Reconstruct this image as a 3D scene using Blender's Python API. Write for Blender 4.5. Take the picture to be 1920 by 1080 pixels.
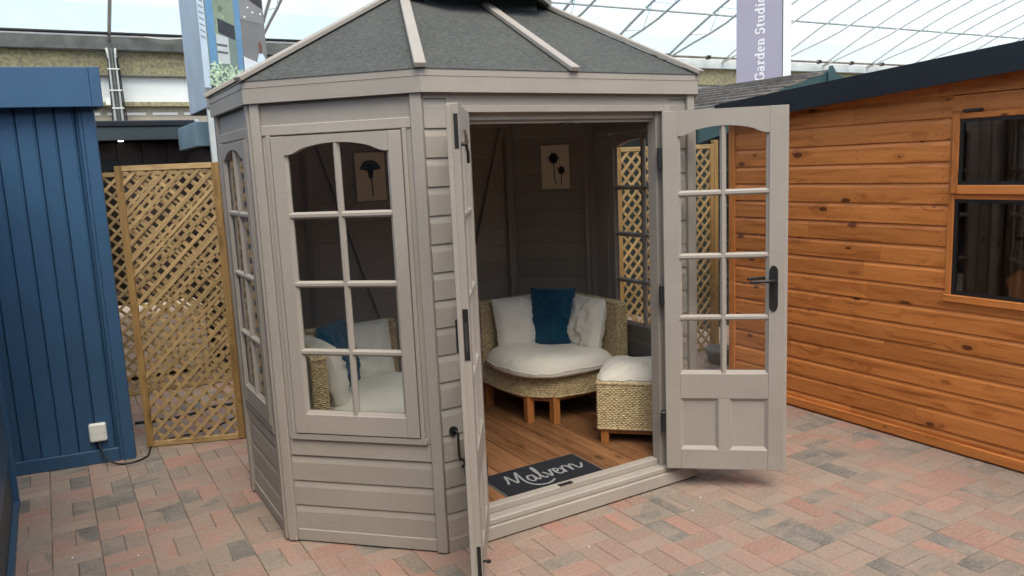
import bpy, bmesh, math, random
from mathutils import Vector, Matrix, noise
random.seed(7)
R = math.radians
for o in list(bpy.data.objects): bpy.data.objects.remove(o)
S = bpy.context.scene
COL = S.collection
# The world axes are those of the summerhouse: X along its door wall, Y into it, Z up, origin at its front left corner.
# ------------------------------------------------------------------ camera
CAM = Vector((-1.375, -3.019, 1.70))
F0 = Vector((.50424, .86357, 0)); R0 = Vector((.86357, -.50424, 0)); Z0 = Vector((0, 0, 1))
pitch, roll = R(8.89), R(2.554)
FW = F0*math.cos(pitch) - Z0*math.sin(pitch); UP = F0*math.sin(pitch) + Z0*math.cos(pitch)
CR = R0*math.cos(roll) - UP*math.sin(roll); CU = R0*math.sin(roll) + UP*math.cos(roll)
cam = bpy.data.cameras.new('camera'); camo = bpy.data.objects.new('camera', cam); COL.objects.link(camo)
cam.sensor_width = 36; cam.lens = 1477.492/1920*36; cam.clip_start = .05; cam.clip_end = 500
camo.matrix_world = Matrix(((CR.x, CU.x, -FW.x, CAM.x), (CR.y, CU.y, -FW.y, CAM.y), (CR.z, CU.z, -FW.z, CAM.z), (0, 0, 0, 1)))
S.camera = camo
# ------------------------------------------------------------------ light
SUN_EL, SUN_AZ = R(58), math.atan2(-.95, -.20)      # towards the sun, in X/Y
W = bpy.data.worlds.new('World'); S.world = W; W.use_nodes = True
wn = W.node_tree; bgn = wn.nodes['Background']
sky = wn.nodes.new('ShaderNodeTexSky'); sky.sky_type = 'NISHITA'; sky.sun_disc = False
sky.sun_elevation = SUN_EL; sky.sun_rotation = math.pi/2 - SUN_AZ
sky.air_density = 1.0; sky.dust_density = 1.6; sky.ozone_density = 1.0
wn.links.new(sky.outputs[0], bgn.inputs[0]); bgn.inputs[1].default_value = .10
sl = bpy.data.lights.new('sun', 'SUN'); sl.energy = 1.5; sl.angle = R(40); sl.color = (1, .92, .81)
so = bpy.data.objects.new('sun', sl); COL.objects.link(so); so.location = (0, 0, 12)
sd = Vector((math.cos(SUN_EL)*math.cos(SUN_AZ), math.cos(SUN_EL)*math.sin(SUN_AZ), math.sin(SUN_EL)))
so.rotation_euler = sd.to_track_quat('Z', 'Y').to_euler()
S.view_settings.view_transform = 'Standard'; S.view_settings.look = 'None'; S.view_settings.gamma = 1
S.view_settings.exposure = 1.76

# ------------------------------------------------------------------ helpers
WL = {}                                           # world location of every parent
class MB:
    def __init__(s, m=None): s.v = []; s.f = []; s.m = m
    def add(s, vs, fs):
        n = len(s.v)
        for p in vs:
            p = Vector(p); s.v.append(s.m @ p if s.m else p)
        s.f += [tuple(i+n for i in f) for f in fs]; return s
    def box(s, a, b):
        x0, y0, z0 = a; x1, y1, z1 = b
        return s.add([(x0,y0,z0),(x1,y0,z0),(x1,y1,z0),(x0,y1,z0),(x0,y0,z1),(x1,y0,z1),(x1,y1,z1),(x0,y1,z1)],
                     [(0,3,2,1),(4,5,6,7),(0,1,5,4),(1,2,6,5),(2,3,7,6),(3,0,4,7)])
    def hexa(s, bot, top):
        return s.add(list(bot)+list(top), [(0,3,2,1),(4,5,6,7),(0,1,5,4),(1,2,6,5),(2,3,7,6),(3,0,4,7)])
    def prism(s, poly, d):                         # poly: 3D points, d: extrude vector
        n = len(poly); d = Vector(d); vs = [Vector(p) for p in poly]
        return s.add(vs+[p+d for p in vs], [tuple(range(n-1,-1,-1)), tuple(range(n,2*n))]+[(i,(i+1)%n,n+(i+1)%n,n+i) for i in range(n)])
    def tube(s, pts, r, n=8, cap=True):
        pts = [Vector(p) for p in pts]; vs = []; fs = []; rr = r if isinstance(r, (list, tuple)) else [r]*len(pts)
        up = Vector((0, 0, 1)); prev = None
        for i, p in enumerate(pts):
            t = (pts[min(i+1, len(pts)-1)]-pts[max(i-1, 0)]).normalized()
            if prev is None:
                a = t.cross(up)
                if a.length < .05: a = t.cross(Vector((1, 0, 0)))
            else: a = prev - t*prev.dot(t)
            a.normalize(); b = t.cross(a); prev = a
            for k in range(n): vs.append(p+(a*math.cos(2*math.pi*k/n)+b*math.sin(2*math.pi*k/n))*rr[i])
        for i in range(len(pts)-1):
            for k in range(n): fs.append((i*n+k, i*n+(k+1)%n, (i+1)*n+(k+1)%n, (i+1)*n+k))
        if cap: fs += [tuple(range(n-1,-1,-1)), tuple(range((len(pts)-1)*n, len(pts)*n))]
        return s.add(vs, fs)
    def cyl(s, a, b, r, n=12): return s.tube([a, b], r, n)
    def lathe(s, prof, c=(0,0,0), n=20):
        vs = []; fs = []
        for r, z in prof:
            for k in range(n): vs.append((c[0]+r*math.cos(2*math.pi*k/n), c[1]+r*math.sin(2*math.pi*k/n), c[2]+z))
        for i in range(len(prof)-1):
            for k in range(n): fs.append((i*n+k, i*n+(k+1)%n, (i+1)*n+(k+1)%n, (i+1)*n+k))
        return s.add(vs, fs)
    def build(s, name, mat, parent=None, bevel=0, smooth=False, recalc=True, base=None):
        lo = Vector([min(p[i] for p in s.v) for i in range(3)]); hi = Vector([max(p[i] for p in s.v) for i in range(3)])
        c = (lo+hi)/2 if base is None else Vector(base)
        me = bpy.data.meshes.new(name); me.from_pydata([p-c for p in s.v], [], s.f)
        if recalc:
            bm = bmesh.new(); bm.from_mesh(me); bmesh.ops.recalc_face_normals(bm, faces=bm.faces)
            if bevel:
                es = [e for e in bm.edges if len(e.link_faces) == 2 and e.calc_face_angle(0) > .6]
                bmesh.ops.bevel(bm, geom=es, offset=bevel, segments=1, affect='EDGES', clamp_overlap=True)
            bm.to_mesh(me); bm.free()
        me.materials.append(mat)
        if smooth: me.polygons.foreach_set('use_smooth', [True]*len(me.polygons))
        return link(bpy.data.objects.new(name, me), c, parent)
def link(o, c, parent=None):
    COL.objects.link(o)
    if parent is not None: o.parent = parent; o.location = Vector(c)-WL[parent.name]
    else: o.location = c
    WL[o.name] = Vector(c); return o
def thing(name, label, cat, loc=(0,0,0), group=None):
    o = bpy.data.objects.new(name, None); o.empty_display_size = .1; link(o, loc); return tag(o, label, cat, group)
def tag(o, label, cat, group=None):
    o['label'] = label; o['category'] = cat
    if group: o['group'] = group
    return o
def struct(o): o['kind'] = 'structure'; return o
def stuff(o): o['kind'] = 'stuff'; return o
def bx(name, mat, parent, a, b, bevel=0, m=None):
    a, b = [min(p, q) for p, q in zip(a, b)], [max(p, q) for p, q in zip(a, b)]
    return MB(m).box(a, b).build(name, mat, parent, bevel)

# ------------------------------------------------------------------ materials
class NT:
    def __init__(s, name):
        s.mat = bpy.data.materials.new(name); s.mat.use_nodes = True; s.t = s.mat.node_tree; s.t.nodes.clear()
        s.out = s.n('ShaderNodeOutputMaterial')
    def n(s, typ, ins=None, **props):
        nd = s.t.nodes.new(typ)
        for k, v in props.items(): setattr(nd, k, v)
        for k, v in (ins or {}).items(): s.set(nd, k, v)
        return nd
    def set(s, nd, k, v):
        i = nd.inputs[k]
        if isinstance(v, bpy.types.NodeSocket): s.t.links.new(v, i)
        elif hasattr(v, 'outputs'): s.t.links.new(v.outputs[0], i)
        else: i.default_value = (tuple(v)+(1,))[:4] if i.type == 'RGBA' else v
    def math(s, op, a, b=0, clamp=False): return s.n('ShaderNodeMath', {0: a, 1: b}, operation=op, use_clamp=clamp).outputs[0]
    def vmath(s, op, a, b): return s.n('ShaderNodeVectorMath', {0: a, 1: b}, operation=op).outputs[0]
    def mix(s, f, a, b, blend='MIX'):
        m = s.n('ShaderNodeMix', data_type='RGBA', blend_type=blend)
        s.set(m, 0, f); s.set(m, 6, a); s.set(m, 7, b); return m.outputs[2]
    def ramp(s, f, stops):
        r = s.n('ShaderNodeValToRGB', {0: f}); e = r.color_ramp.elements
        while len(e) < len(stops): e.new(.5)
        for x, (p, c) in zip(e, stops): x.position = p; x.color = (tuple(c)+(1,))[:4] if not isinstance(c, (int, float)) else (c, c, c, 1)
        return r.outputs[0]
    def noise(s, co, scale, detail=4, rough=.55, dist=0): return s.n('ShaderNodeTexNoise', {'Vector': co, 'Scale': scale, 'Detail': detail, 'Roughness': rough, 'Distortion': dist}).outputs[0]
    def coord(s, scale=(1,1,1), rnd=True):
        tc = s.n('ShaderNodeTexCoord'); co = tc.outputs['Object']
        if rnd:
            oi = s.n('ShaderNodeObjectInfo'); s.rnd = oi.outputs['Random']
            k = s.math('MULTIPLY', s.rnd, 37.0); cb = s.n('ShaderNodeCombineXYZ', {0: k, 1: s.math('MULTIPLY', s.rnd, 91.0), 2: s.math('MULTIPLY', s.rnd, 53.0)})
            co = s.vmath('ADD', co, cb.outputs[0])
        return s.vmath('MULTIPLY', co, scale) if scale != (1,1,1) else co
    def done(s, col, rough=.6, bump=None, bstr=.2, bdist=.002, metal=0, spec=.5, **kw):
        p = s.n('ShaderNodeBsdfPrincipled', {'Base Color': col, 'Roughness': rough, 'Metallic': metal, 'Specular IOR Level': spec})
        for k, v in kw.items(): s.set(p, k, v)
        if bump is not None: s.set(p, 'Normal', s.n('ShaderNodeBump', {'Height': bump, 'Strength': bstr, 'Distance': bdist}))
        s.t.links.new(p.outputs[0], s.out.inputs[0]); return s.mat
def plain(name, col, rough=.6, var=.12, scale=6, metal=0, spec=.4, bstr=.15):
    t = NT(name); co = t.coord(); n = t.noise(co, scale, 5)
    a = t.ramp(n, [(.3, [c*(1-var) for c in col]), (.7, [min(1, c*(1+var)) for c in col])])
    return t.done(a, rough, t.noise(co, scale*18, 3), bstr, .001, metal, spec)
def paint(name, col, grain=(60, 4, 60), rough=.55, var=.07, dirt=.25, spec=.3):
    t = NT(name); co = t.coord(); g = t.noise(co, 38, 5, .65)
    big = t.noise(co, 2.2, 4)
    c = t.ramp(big, [(.3, [x*(1-var) for x in col]), (.72, [x*(1+var) for x in col])])
    st = t.ramp(t.noise(co, 9, 6, .7), [(.60, 0), (.78, 1)])
    c = t.mix(t.math('MULTIPLY', st, dirt*1.5), c, [x*.74 for x in col])
    c = t.mix(t.math('MULTIPLY', t.ramp(g, [(.45, 0), (.75, 1)]), .12), c, [x*.8 for x in col])
    lin = t.noise(t.vmath('MULTIPLY', co, (7, 7, 190)), 1.0, 3, .6); lin2 = t.noise(t.vmath('MULTIPLY', co, (150, 150, 5)), 1.0, 3, .6)
    c = t.mix(t.math('MULTIPLY', t.ramp(t.math('MULTIPLY', t.math('ADD', lin, lin2), .5), [(.44, 0), (.60, 1)]), .26), c, [x*.78 for x in col])
    c = t.n('ShaderNodeHueSaturation', {'Color': c, 'Value': t.math('ADD', .945, t.math('MULTIPLY', t.rnd, .11))}).outputs[0]
    return t.done(c, rough, t.math('ADD', g, lin), .06, .0007, 0, spec)
def wood(name, c1, c2, dark, axis=1, knots=1.0, rough=.5, scale=1.0, spec=.35, vary=.18):
    t = NT(name); co = t.coord(); st = [26*scale]*3; st[axis] = 1.6*scale
    ks = [9.0*scale]*3; ks[axis] = 4.2*scale
    kv = t.n('ShaderNodeTexVoronoi', {'Vector': t.vmath('MULTIPLY', co, ks), 'Scale': 1.0, 'Randomness': 1.0}, voronoi_dimensions='3D')
    kd = kv.outputs['Distance']
    cs = t.n('ShaderNodeSeparateColor', {0: kv.outputs['Color']}); on = t.ramp(cs.outputs[0], [(.22, 0), (.34, 1)]); sz = t.math('ADD', .55, t.math('MULTIPLY', cs.outputs[1], 1.1)); kd = t.math('DIVIDE', kd, sz)
    kmask = t.math('MULTIPLY', on, t.ramp(kd, [(.075, 1), (.110, 0)])); halo = t.math('MULTIPLY', on, t.ramp(kd, [(.07, 1), (.40, 0)]))
    warp = t.n('ShaderNodeCombineXYZ', {0: t.math('MULTIPLY', halo, .9), 1: t.math('MULTIPLY', halo, .9), 2: t.math('MULTIPLY', halo, .9)})
    g = t.noise(t.vmath('ADD', t.vmath('MULTIPLY', co, st), warp.outputs[0]), 1.0, 6, .62, .3)
    fine = [x*5 for x in st]; f = t.noise(t.vmath('MULTIPLY', co, fine), 1.0, 3, .6)
    c = t.ramp(g, [(.30, dark), (.46, c2), (.66, c1)])
    c = t.mix(t.math('MULTIPLY', t.ramp(f, [(.4, 0), (.7, 1)]), .22), c, dark)
    c = t.mix(t.math('MULTIPLY', t.math('SUBTRACT', t.rnd, .5), vary*2), c, [x*1.0 for x in c2]) if False else c
    hsv = t.n('ShaderNodeHueSaturation', {'Color': c, 'Value': t.math('ADD', 1-vary/2, t.math('MULTIPLY', t.rnd, vary)), 'Saturation': 1.0})
    c = t.mix(t.math('MULTIPLY', halo, .25*knots), hsv.outputs[0], dark)
    c = t.mix(t.math('MULTIPLY', kmask, .95*knots), c, [x*.42 for x in dark])
    return t.done(c, rough, t.math('ADD', g, t.math('MULTIPLY', f, .4)), .35, .0015, 0, spec)

TAUPE = (.340, .307, .272)
M = {}
M['taupe'] = paint('taupe_paint', TAUPE)
M['taupe_shade'] = paint('taupe_paint_shade', (.30, .256, .212), grain=(4, 4, 60), rough=.6)  # the house taupe made darker and browner, interior shade put into the colour
M['felt'] = None
M['iron'] = plain('black_iron', (.012, .012, .013), .42, .3, 30, 0, .5)
M['blue'] = paint('blue_paint', (.035, .092, .182), grain=(60, 60, 3), rough=.45, var=.1, dirt=.2, spec=.4)
M['bluedark'] = paint('blue_paint_dark', (.045, .085, .14), grain=(60, 60, 3), rough=.4)
M['cedar'] = wood('orange_stained_boards', (.62, .230, .060), (.53, .185, .045), (.29, .082, .018), 1, 1.1, .45, vary=.28)
M['cedar_v'] = wood('orange_stained_trim', (.58, .215, .055), (.48, .165, .040), (.29, .09, .022), 2, .6, .45)
M['cedar_in'] = wood('orange_cabin_lining', (.60, .36, .19), (.50, .28, .14), (.32, .16, .075), 2, .7, .6, vary=.4)
M['deck'] = wood('brown_floor_boards', (.28, .140, .068), (.215, .100, .046), (.115, .052, .022), 1, .8, .42, vary=.35)
M['leg'] = wood('orange_wood_legs', (.46, .19, .06), (.36, .14, .042), (.22, .075, .02), 2, .2, .4)
M['lattice'] = wood('treated_pine_slats', (.44, .305, .150), (.335, .228, .106), (.19, .125, .055), 0, .35, .7, vary=.4)
M['lattice_v'] = wood('treated_pine_battens', (.38, .240, .095), (.29, .175, .064), (.16, .090, .032), 2, .7, .65, vary=.25)
M['post'] = wood('brown_treated_post', (.36, .19, .072), (.29, .145, .052), (.16, .075, .028), 2, .8, .65)
M['navy'] = plain('dark_navy_metal', (.007, .011, .017), .45, .15, 3)
M['navy2'] = plain('dark_grey_fascia', (.035, .05, .058), .5, .2, 3)
M['brownclad'] = plain('dark_brown_cladding', (.030, .020, .016), .55, .35, 4)
M['teal'] = plain('dark_teal_paint', (.030, .070, .075), .5, .15, 3)
M['teal_dark'] = plain('dark_green_wall', (.012, .030, .028), .5, .2, 3)
M['shingle'] = plain('grey_brown_shingle', (.15, .135, .12), .85, .35, 14)
M['steel'] = plain('galvanised_steel', (.46, .50, .50), .45, .12, 5, 0)
M['steel_pale'] = plain('pale_galvanised_tube', (.88, .91, .91), .4, .06, 5, 0)
M['beam'] = plain('weathered_grey_beam', (.12, .13, .125), .7, .3, 5)
M['white_gutter'] = plain('white_gutter', (.62, .68, .70), .6, .12, 3)
M['rust'] = plain('rusty_edge_strip', (.20, .17, .14), .8, .4, 6)
M['white_sheet'] = plain('white_sheet', (.72, .76, .76), .6, .06, 2)
M['beige_wall'] = plain('beige_render', (.44, .40, .32), .85, .15, 2)
M['white_pl'] = plain('white_plastic', (.74, .76, .72), .35, .05, 8)
M['black_pl'] = plain('black_rubber', (.012, .012, .012), .5, .2, 20)
M['mauve'] = plain('mauve_print', (.37, .345, .44), .5, .04, 2)
M['white_ink'] = plain('white_print', (.82, .82, .84), .5, .03, 4)
M['pale_blue'] = plain('pale_blue_grey_panel', (.38, .47, .56), .5, .10, 4)
M['greyblue'] = plain('blue_grey_panel', (.19, .28, .34), .5, .15, 4)
M['pale_board'] = plain('pale_timber', (.72, .60, .47), .7, .12, 3)
M['light_block'] = plain('dark_light_block', (.10, .10, .085), .8, .3, 2)  # dark colour for the added unseen walls, to cut light from the sides
M['rust_dark'] = plain('dark_nail', (.09, .035, .015), .5, .2, 30)
M['cream'] = plain('cream_canvas', (.74, .63, .45), .75, .06, 5)
M['ink'] = plain('black_ink', (.020, .019, .020), .6, .3, 20)
M['white_fab'] = None
def fabric(name, col, wr=.1):
    t = NT(name); co = t.coord()
    wv = t.n('ShaderNodeTexWave', {'Vector': co, 'Scale': 260., 'Distortion': .6}).outputs['Fac']
    n = t.noise(co, 4.5, 5, .6); c = t.ramp(n, [(.3, [x*(1-wr) for x in col]), (.7, [min(.9, x*(1+wr*.6)) for x in col])])
    return t.done(c, .85, t.math('ADD', t.math('MULTIPLY', wv, .15), t.noise(t.vmath('MULTIPLY', co, (13, 7, 11)), 1, 2, .5)), .55, .007, 0, .2, **{'Sheen Weight': .25})
M['white_fab'] = fabric('white_cotton', (.80, .76, .67), .05)
M['blue_fab'] = fabric('petrol_blue_velvet', (.004, .060, .118), .25)
def felt():
    t = NT('grey_mineral_felt'); co = t.coord()
    a = t.noise(co, 210, 2, .7); b = t.noise(co, 45, 4, .7); d = t.noise(co, 2.2, 4, .6)
    c = t.ramp(t.math('ADD', t.math('MULTIPLY', a, .5), t.math('MULTIPLY', b, .5)), [(.34, (.040, .042, .040)), (.52, (.075, .078, .075)), (.68, (.135, .138, .132))])
    c = t.mix(t.math('MULTIPLY', t.ramp(d, [(.42, 0), (.7, 1)]), .35), c, (.11, .11, .105))
    return t.done(c, .95, a, .8, .004, 0, .15)
M['felt'] = felt()
def wicker():
    t = NT('woven_seagrass'); co = t.coord()
    n = t.noise(co, 55, 3, .7); b = t.noise(co, 5, 3)
    c = t.ramp(n, [(.28, (.26, .185, .095)), (.5, (.52, .41, .24)), (.72, (.70, .59, .39))])
    c = t.mix(t.math('MULTIPLY', t.ramp(b, [(.4, 0), (.7, 1)]), .3), c, (.42, .32, .18))
    return t.done(c, .75, t.noise(co, 260, 2), .5, .002, 0, .25)
M['wicker'] = wicker()
M['wicker_gap'] = plain('seagrass_shadow_gap', (.05, .034, .018), .9, .3, 30)
def paver_mat(name, attr=None):
    t = NT(name); tc = t.n('ShaderNodeTexCoord'); geo = t.n('ShaderNodeNewGeometry'); P = geo.outputs['Position']
    if attr: r = t.n('ShaderNodeAttribute', attribute_name=attr).outputs['Fac']
    else: r = t.n('ShaderNodeObjectInfo').outputs['Random']
    cell = t.n('ShaderNodeVectorMath', {0: t.vmath('MULTIPLY', t.vmath('SUBTRACT', P, (GU, GV, 0)), (1/G, 1/G, 0))}, operation='FLOOR').outputs[0]
    cr_ = t.n('ShaderNodeTexWhiteNoise', {'Vector': cell}, noise_dimensions='3D').outputs['Value']; r0 = r
    r = t.math('ADD', t.math('MULTIPLY', r, .5), t.math('MULTIPLY', cr_, .5))
    r = t.math('ADD', .5, t.math('MULTIPLY', t.math('SUBTRACT', r, .5), 1.35))
    r2 = t.math('FRACT', t.math('MULTIPLY', r0, 17.31)); r3 = t.math('FRACT', t.math('MULTIPLY', r, 43.7))
    blot = t.noise(t.vmath('ADD', P, t.n('ShaderNodeCombineXYZ', {0: t.math('MULTIPLY', r, 9.), 1: t.math('MULTIPLY', r2, 9.)}).outputs[0]), 6.5, 4, .6)
    wide = t.noise(P, 2.3, 3, .5)
    key = t.math('ADD', t.math('MULTIPLY', r, .70), t.math('ADD', t.math('MULTIPLY', t.math('SUBTRACT', blot, .5), .75), t.math('MULTIPLY', t.math('SUBTRACT', wide, .5), .7)))
    key = t.math('ADD', key, .16)
    c = t.ramp(key, [(.0, (.115, .110, .102)), (.15, (.162, .148, .132)), (.30, (.265, .205, .160)), (.55, (.305, .205, .155)), (.76, (.335, .175, .130)), (.98, (.365, .160, .112))])
    c = t.n('ShaderNodeHueSaturation', {'Color': c, 'Value': t.math('ADD', .88, t.math('MULTIPLY', r3, .22)), 'Saturation': .86}).outputs[0]
    sp = t.noise(P, 230, 2, .8); c = t.mix(t.math('MULTIPLY', t.ramp(sp, [(.62, 0), (.72, 1)]), .55), c, (.50, .45, .40))
    c = t.mix(t.math('MULTIPLY', t.ramp(sp, [(.30, 1), (.40, 0)]), .5), c, (.10, .085, .075))
    big = t.noise(P, 1.1, 5, .6); c = t.mix(t.math('MULTIPLY', t.ramp(big, [(.45, 0), (.7, 1)]), .35), c, (.26, .225, .185))
    mid = t.noise(P, 62, 5, .75); c = t.mix(t.math('MULTIPLY', t.ramp(mid, [(.50, 0), (.68, 1)]), .55), c, (.36, .30, .25))
    c = t.mix(t.math('MULTIPLY', t.ramp(mid, [(.32, 1), (.46, 0)]), .45), c, (.13, .105, .09))
    c = t.mix(t.math('MULTIPLY', t.ramp(t.noise(P, 17, 5, .7), [(.55, 0), (.75, 1)]), .3), c, (.30, .24, .195))
    return t.done(c, .9, t.math('ADD', sp, t.math('MULTIPLY', t.noise(P, 40, 4), 1.5)), .55, .004, 0, .2)
GU, GV, G = -1.33, 1.303, .2005
M['paver'] = paver_mat('block_paver'); M['paver_far'] = paver_mat('block_paver_field', 'tone')
t_ = NT('jointing_sand'); ge_ = t_.n('ShaderNodeNewGeometry'); P_ = ge_.outputs['Position']
M['sand'] = t_.done(t_.ramp(t_.noise(P_, 2.6, 5, .7), [(.36, (.06, .048, .038)), (.52, (.12, .096, .075)), (.60, (.34, .29, .235)), (.72, (.46, .41, .34))]), .95, t_.noise(P_, 90, 3), .4, .002, 0, .1)
def algae():
    t = NT('algae_stained_concrete'); co = t.coord()
    m = t.ramp(t.noise(co, 5.5, 8, .75), [(.42, 0), (.62, 1)]); v = t.ramp(t.noise(co, 22, 5, .7), [(.4, 0), (.65, 1)])
    c = t.mix(t.math('MULTIPLY', m, .8), (.21, .18, .13), (.29, .28, .14)); c = t.mix(t.math('MULTIPLY', v, .55), c, (.50, .49, .31))
    return t.done(c, .9, t.noise(co, 30, 4), .4, .01, 0, .2)
M['algae'] = algae()
def glassm(name, tint, extra=0.0):
    t = NT(name)
    tr = t.n('ShaderNodeBsdfTransparent', {'Color': tint}); gl = t.n('ShaderNodeBsdfGlossy', {'Color': (1, 1, 1), 'Roughness': .012})
    ge = t.n('ShaderNodeNewGeometry'); dt = t.n('ShaderNodeVectorMath', {0: ge.outputs['Normal'], 1: ge.outputs['Incoming']}, operation='DOT_PRODUCT').outputs['Value']
    k = t.math('SUBTRACT', 1.0, t.math('ABSOLUTE', dt), True); f = t.math('ADD', t.math('MULTIPLY', t.math('POWER', k, 5.0), .90), .035+extra, True)
    mx = t.n('ShaderNodeMixShader', {0: f, 1: tr, 2: gl}); t.t.links.new(mx.outputs[0], t.out.inputs[0]); return t.mat
M['glass'] = glassm('clear_glass', (.965, .975, .97)); M['glass_dark'] = glassm('tinted_glass', (.85, .80, .76), .03)
def film():
    t = NT('polythene_film'); co = t.coord(rnd=False); n = t.noise(co, .7, 5, .6)
    tr = t.n('ShaderNodeBsdfTransparent', {'Color': (.96, .95, .88)})
    tl = t.n('ShaderNodeBsdfTranslucent', {'Color': t.ramp(n, [(.3, (.70, .72, .66)), (.7, (.86, .88, .82))])})
    mx = t.n('ShaderNodeMixShader', {0: t.math('ADD', .24, t.math('MULTIPLY', n, .2)), 1: tr, 2: tl}); t.t.links.new(mx.outputs[0], t.out.inputs[0]); return t.mat
M['film'] = film()
M['lampdisc'] = None
t_ = NT('lit_spotlight'); e_ = t_.n('ShaderNodeEmission', {'Color': (1, .95, .85), 'Strength': 3.}); t_.t.links.new(e_.outputs[0], t_.out.inputs[0]); M['lampdisc'] = t_.mat

# ------------------------------------------------------------------ ground and block paving
ground = struct(MB().add([(-150,-150,-.06),(150,-150,-.06),(150,150,-.06),(-150,150,-.06)], [(0,1,2,3)]).build('ground', M['sand'], recalc=False))
PX0, PX1, PY0, PY1 = -6.53, 13.2, -4.3, 10.0
bed = struct(MB().box((PX0, PY0, -.058), (PX1, PY1, -.0036)).build('paving', M['sand']))
def project(p):
    d = Vector(p)-CAM; z = d.dot(FW)
    if z < .2: return None
    return (960+d.dot(CR)/z*1477.492, 540-d.dot(CU)/z*1477.492, z)
def paver_geo(l, w, rx=0, ry=0, dz=0):
    a, b, c = l/2-.0013, w/2-.0013, .0028
    vs = [(-a,-b,-.03),(a,-b,-.03),(a,b,-.03),(-a,b,-.03),(-a,-b,-c),(a,-b,-c),(a,b,-c),(-a,b,-c),(-a+c,-b+c,0),(a-c,-b+c,0),(a-c,b-c,0),(-a+c,b-c,0)]
    vs = [(x, y, z+rx*x+ry*y+dz) for x, y, z in vs]
    fs = [(0,1,5,4),(1,2,6,5),(2,3,7,6),(3,0,4,7),(4,5,9,8),(5,6,10,9),(6,7,11,10),(7,4,8,11),(8,9,10,11)]
    return vs, fs
pv = []; GU, GV, G = -1.33, 1.303, .2005
def in_house(x, y): return 0 < x+y and y-x < 1.835 and -.55 < x < 1.87 and 0.0 < y < 1.83 and x-y < 1.47 and x+y < 3.30
i0, i1 = int((PX0-GU)/G), int((PX1-GU)/G); j0, j1 = int((PY0-GV)/G), int((PY1-GV)/G)
for i in range(i0, i1):
    for j in range(j0, j1):
        x, y = GU+G*(i+.5), GV+G*(j+.5)
        if in_house(x, y) and all(in_house(x+sx*.12, y+sy*.12) for sx in (-1, 1) for sy in (-1, 1)): continue
        if x > 2.95 and y < .9: continue
        for s in (-1, 1):
            if (i+j) % 2 == 0: pv.append((x+s*G/4, y, 1))       # blocks along Y
            else: pv.append((x, y+s*G/4, 0))
def area(x, y):
    q = project((x, y, 0))
    if not q or not (-30 < q[0] < 1950 and q[1] < 1110): return 0
    if in_house(x, y): return 0
    if 2.84 < x: return 0
    # line of sight blocked by the summerhouse, the blue shed or the cabin
    for k in range(1, 24):
        f = k/24; xx, yy, zz = CAM.x+(x-CAM.x)*f, CAM.y+(y-CAM.y)*f, CAM.z*(1-f)
        if zz < 1.95 and in_house(xx, yy): return 0
        if xx < -1.05 and yy > 2.3+(xx+1.7)*-.17 or xx > 2.84: return 0
    return 1/(q[2]**3)
pv = [(area(x, y), x, y, r, random.random()) for x, y, r in pv]; pv.sort(reverse=True)
pm = []
for k in range(8):
    me = bpy.data.meshes.new('paver'); me.from_pydata(*[a for a in (lambda g: (g[0], [], g[1]))(paver_geo(G, G/2, random.uniform(-.004, .004), random.uniform(-.007, .007), random.uniform(-.0008, .0006)))])
    me.materials.append(M['paver']); pm.append(me)
for a, x, y, r, rn in pv[:300]:
    o = bpy.data.objects.new('paver', random.choice(pm)); link(o, (x, y, 0), bed); o.rotation_euler.z = (math.pi/2 if r else 0)+random.choice((0, math.pi))
mb = MB(); tone = []
for a, x, y, r, rn in pv[300:]:
    vs, fs = paver_geo(G/2, G, random.uniform(-.01, .01), random.uniform(-.006, .006), random.uniform(-.0016, .0012)) if r else paver_geo(G, G/2, random.uniform(-.006, .006), random.uniform(-.01, .01), random.uniform(-.0016, .0012))
    mb.add([(p[0]+x, p[1]+y, p[2]) for p in vs], fs); tone += [rn]*len(fs)
pf = stuff(mb.build('paver_field', M['paver_far'], bed, recalc=False))
at = pf.data.attributes.new('tone', 'FLOAT', 'FACE'); at.data.foreach_set('value', tone)
mb = MB()
for k in range(70):                                # pale petals and grit
    x, y = random.uniform(-1.7, 2.7), random.uniform(-1.6, 2.6)
    if in_house(x, y): continue
    s, a = random.uniform(.003, .008), random.uniform(0, 6.3); c, d = math.cos(a)*s, math.sin(a)*s
    mb.add([(x-c, y-d, .003), (x+d*.5, y-c*.5, .006), (x+c, y+d, .004), (x-d*.5, y+c*.5, .005)], [(0,1,2,3)])
tag(stuff(mb.build('fallen_petals', M['white_pl'], recalc=False)), 'tiny pale petals scattered over the block paving', 'petals')

# ------------------------------------------------------------------ summerhouse
q2 = math.sqrt(.5); LW_, LD, LS = 1.471, .783, .727
OC = [Vector(p) for p in ((0,0),(LW_,0),(LW_+.40,.46),(LW_+.40,2*LD*q2+LS-.46),(LW_,2*LD*q2+LS),(0,2*LD*q2+LS),(-LD*q2,LD*q2+LS),(-LD*q2,LD*q2))]
DEPTH = 2*LD*q2+LS
NAMES = ['front','front_right','right','back_right','back','back_left','left','front_left']
class Face:
    def __init__(s, i):
        a, b = OC[i], OC[(i+1) % 8]; d = (b-a); s.L = d.length; d.normalize(); s.a = a; s.d = d; s.n = Vector((d.y, -d.x))
    def p(s, t, o, z): q = s.a+s.d*t+s.n*o; return Vector((q.x, q.y, z))
    def mat(s): return Matrix(((s.d.x, s.n.x, 0, s.a.x), (s.d.y, s.n.y, 0, s.a.y), (0, 0, 1, 0), (0, 0, 0, 1)))   # (t,o,z)->world
FC = [Face(i) for i in range(8)]
def ring(off):
    k = off/math.cos(math.pi/8); out = []
    for i in range(8):
        n = (FC[i].n+FC[i-1].n).normalized(); out.append(OC[i]+n*k)
    return out
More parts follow.
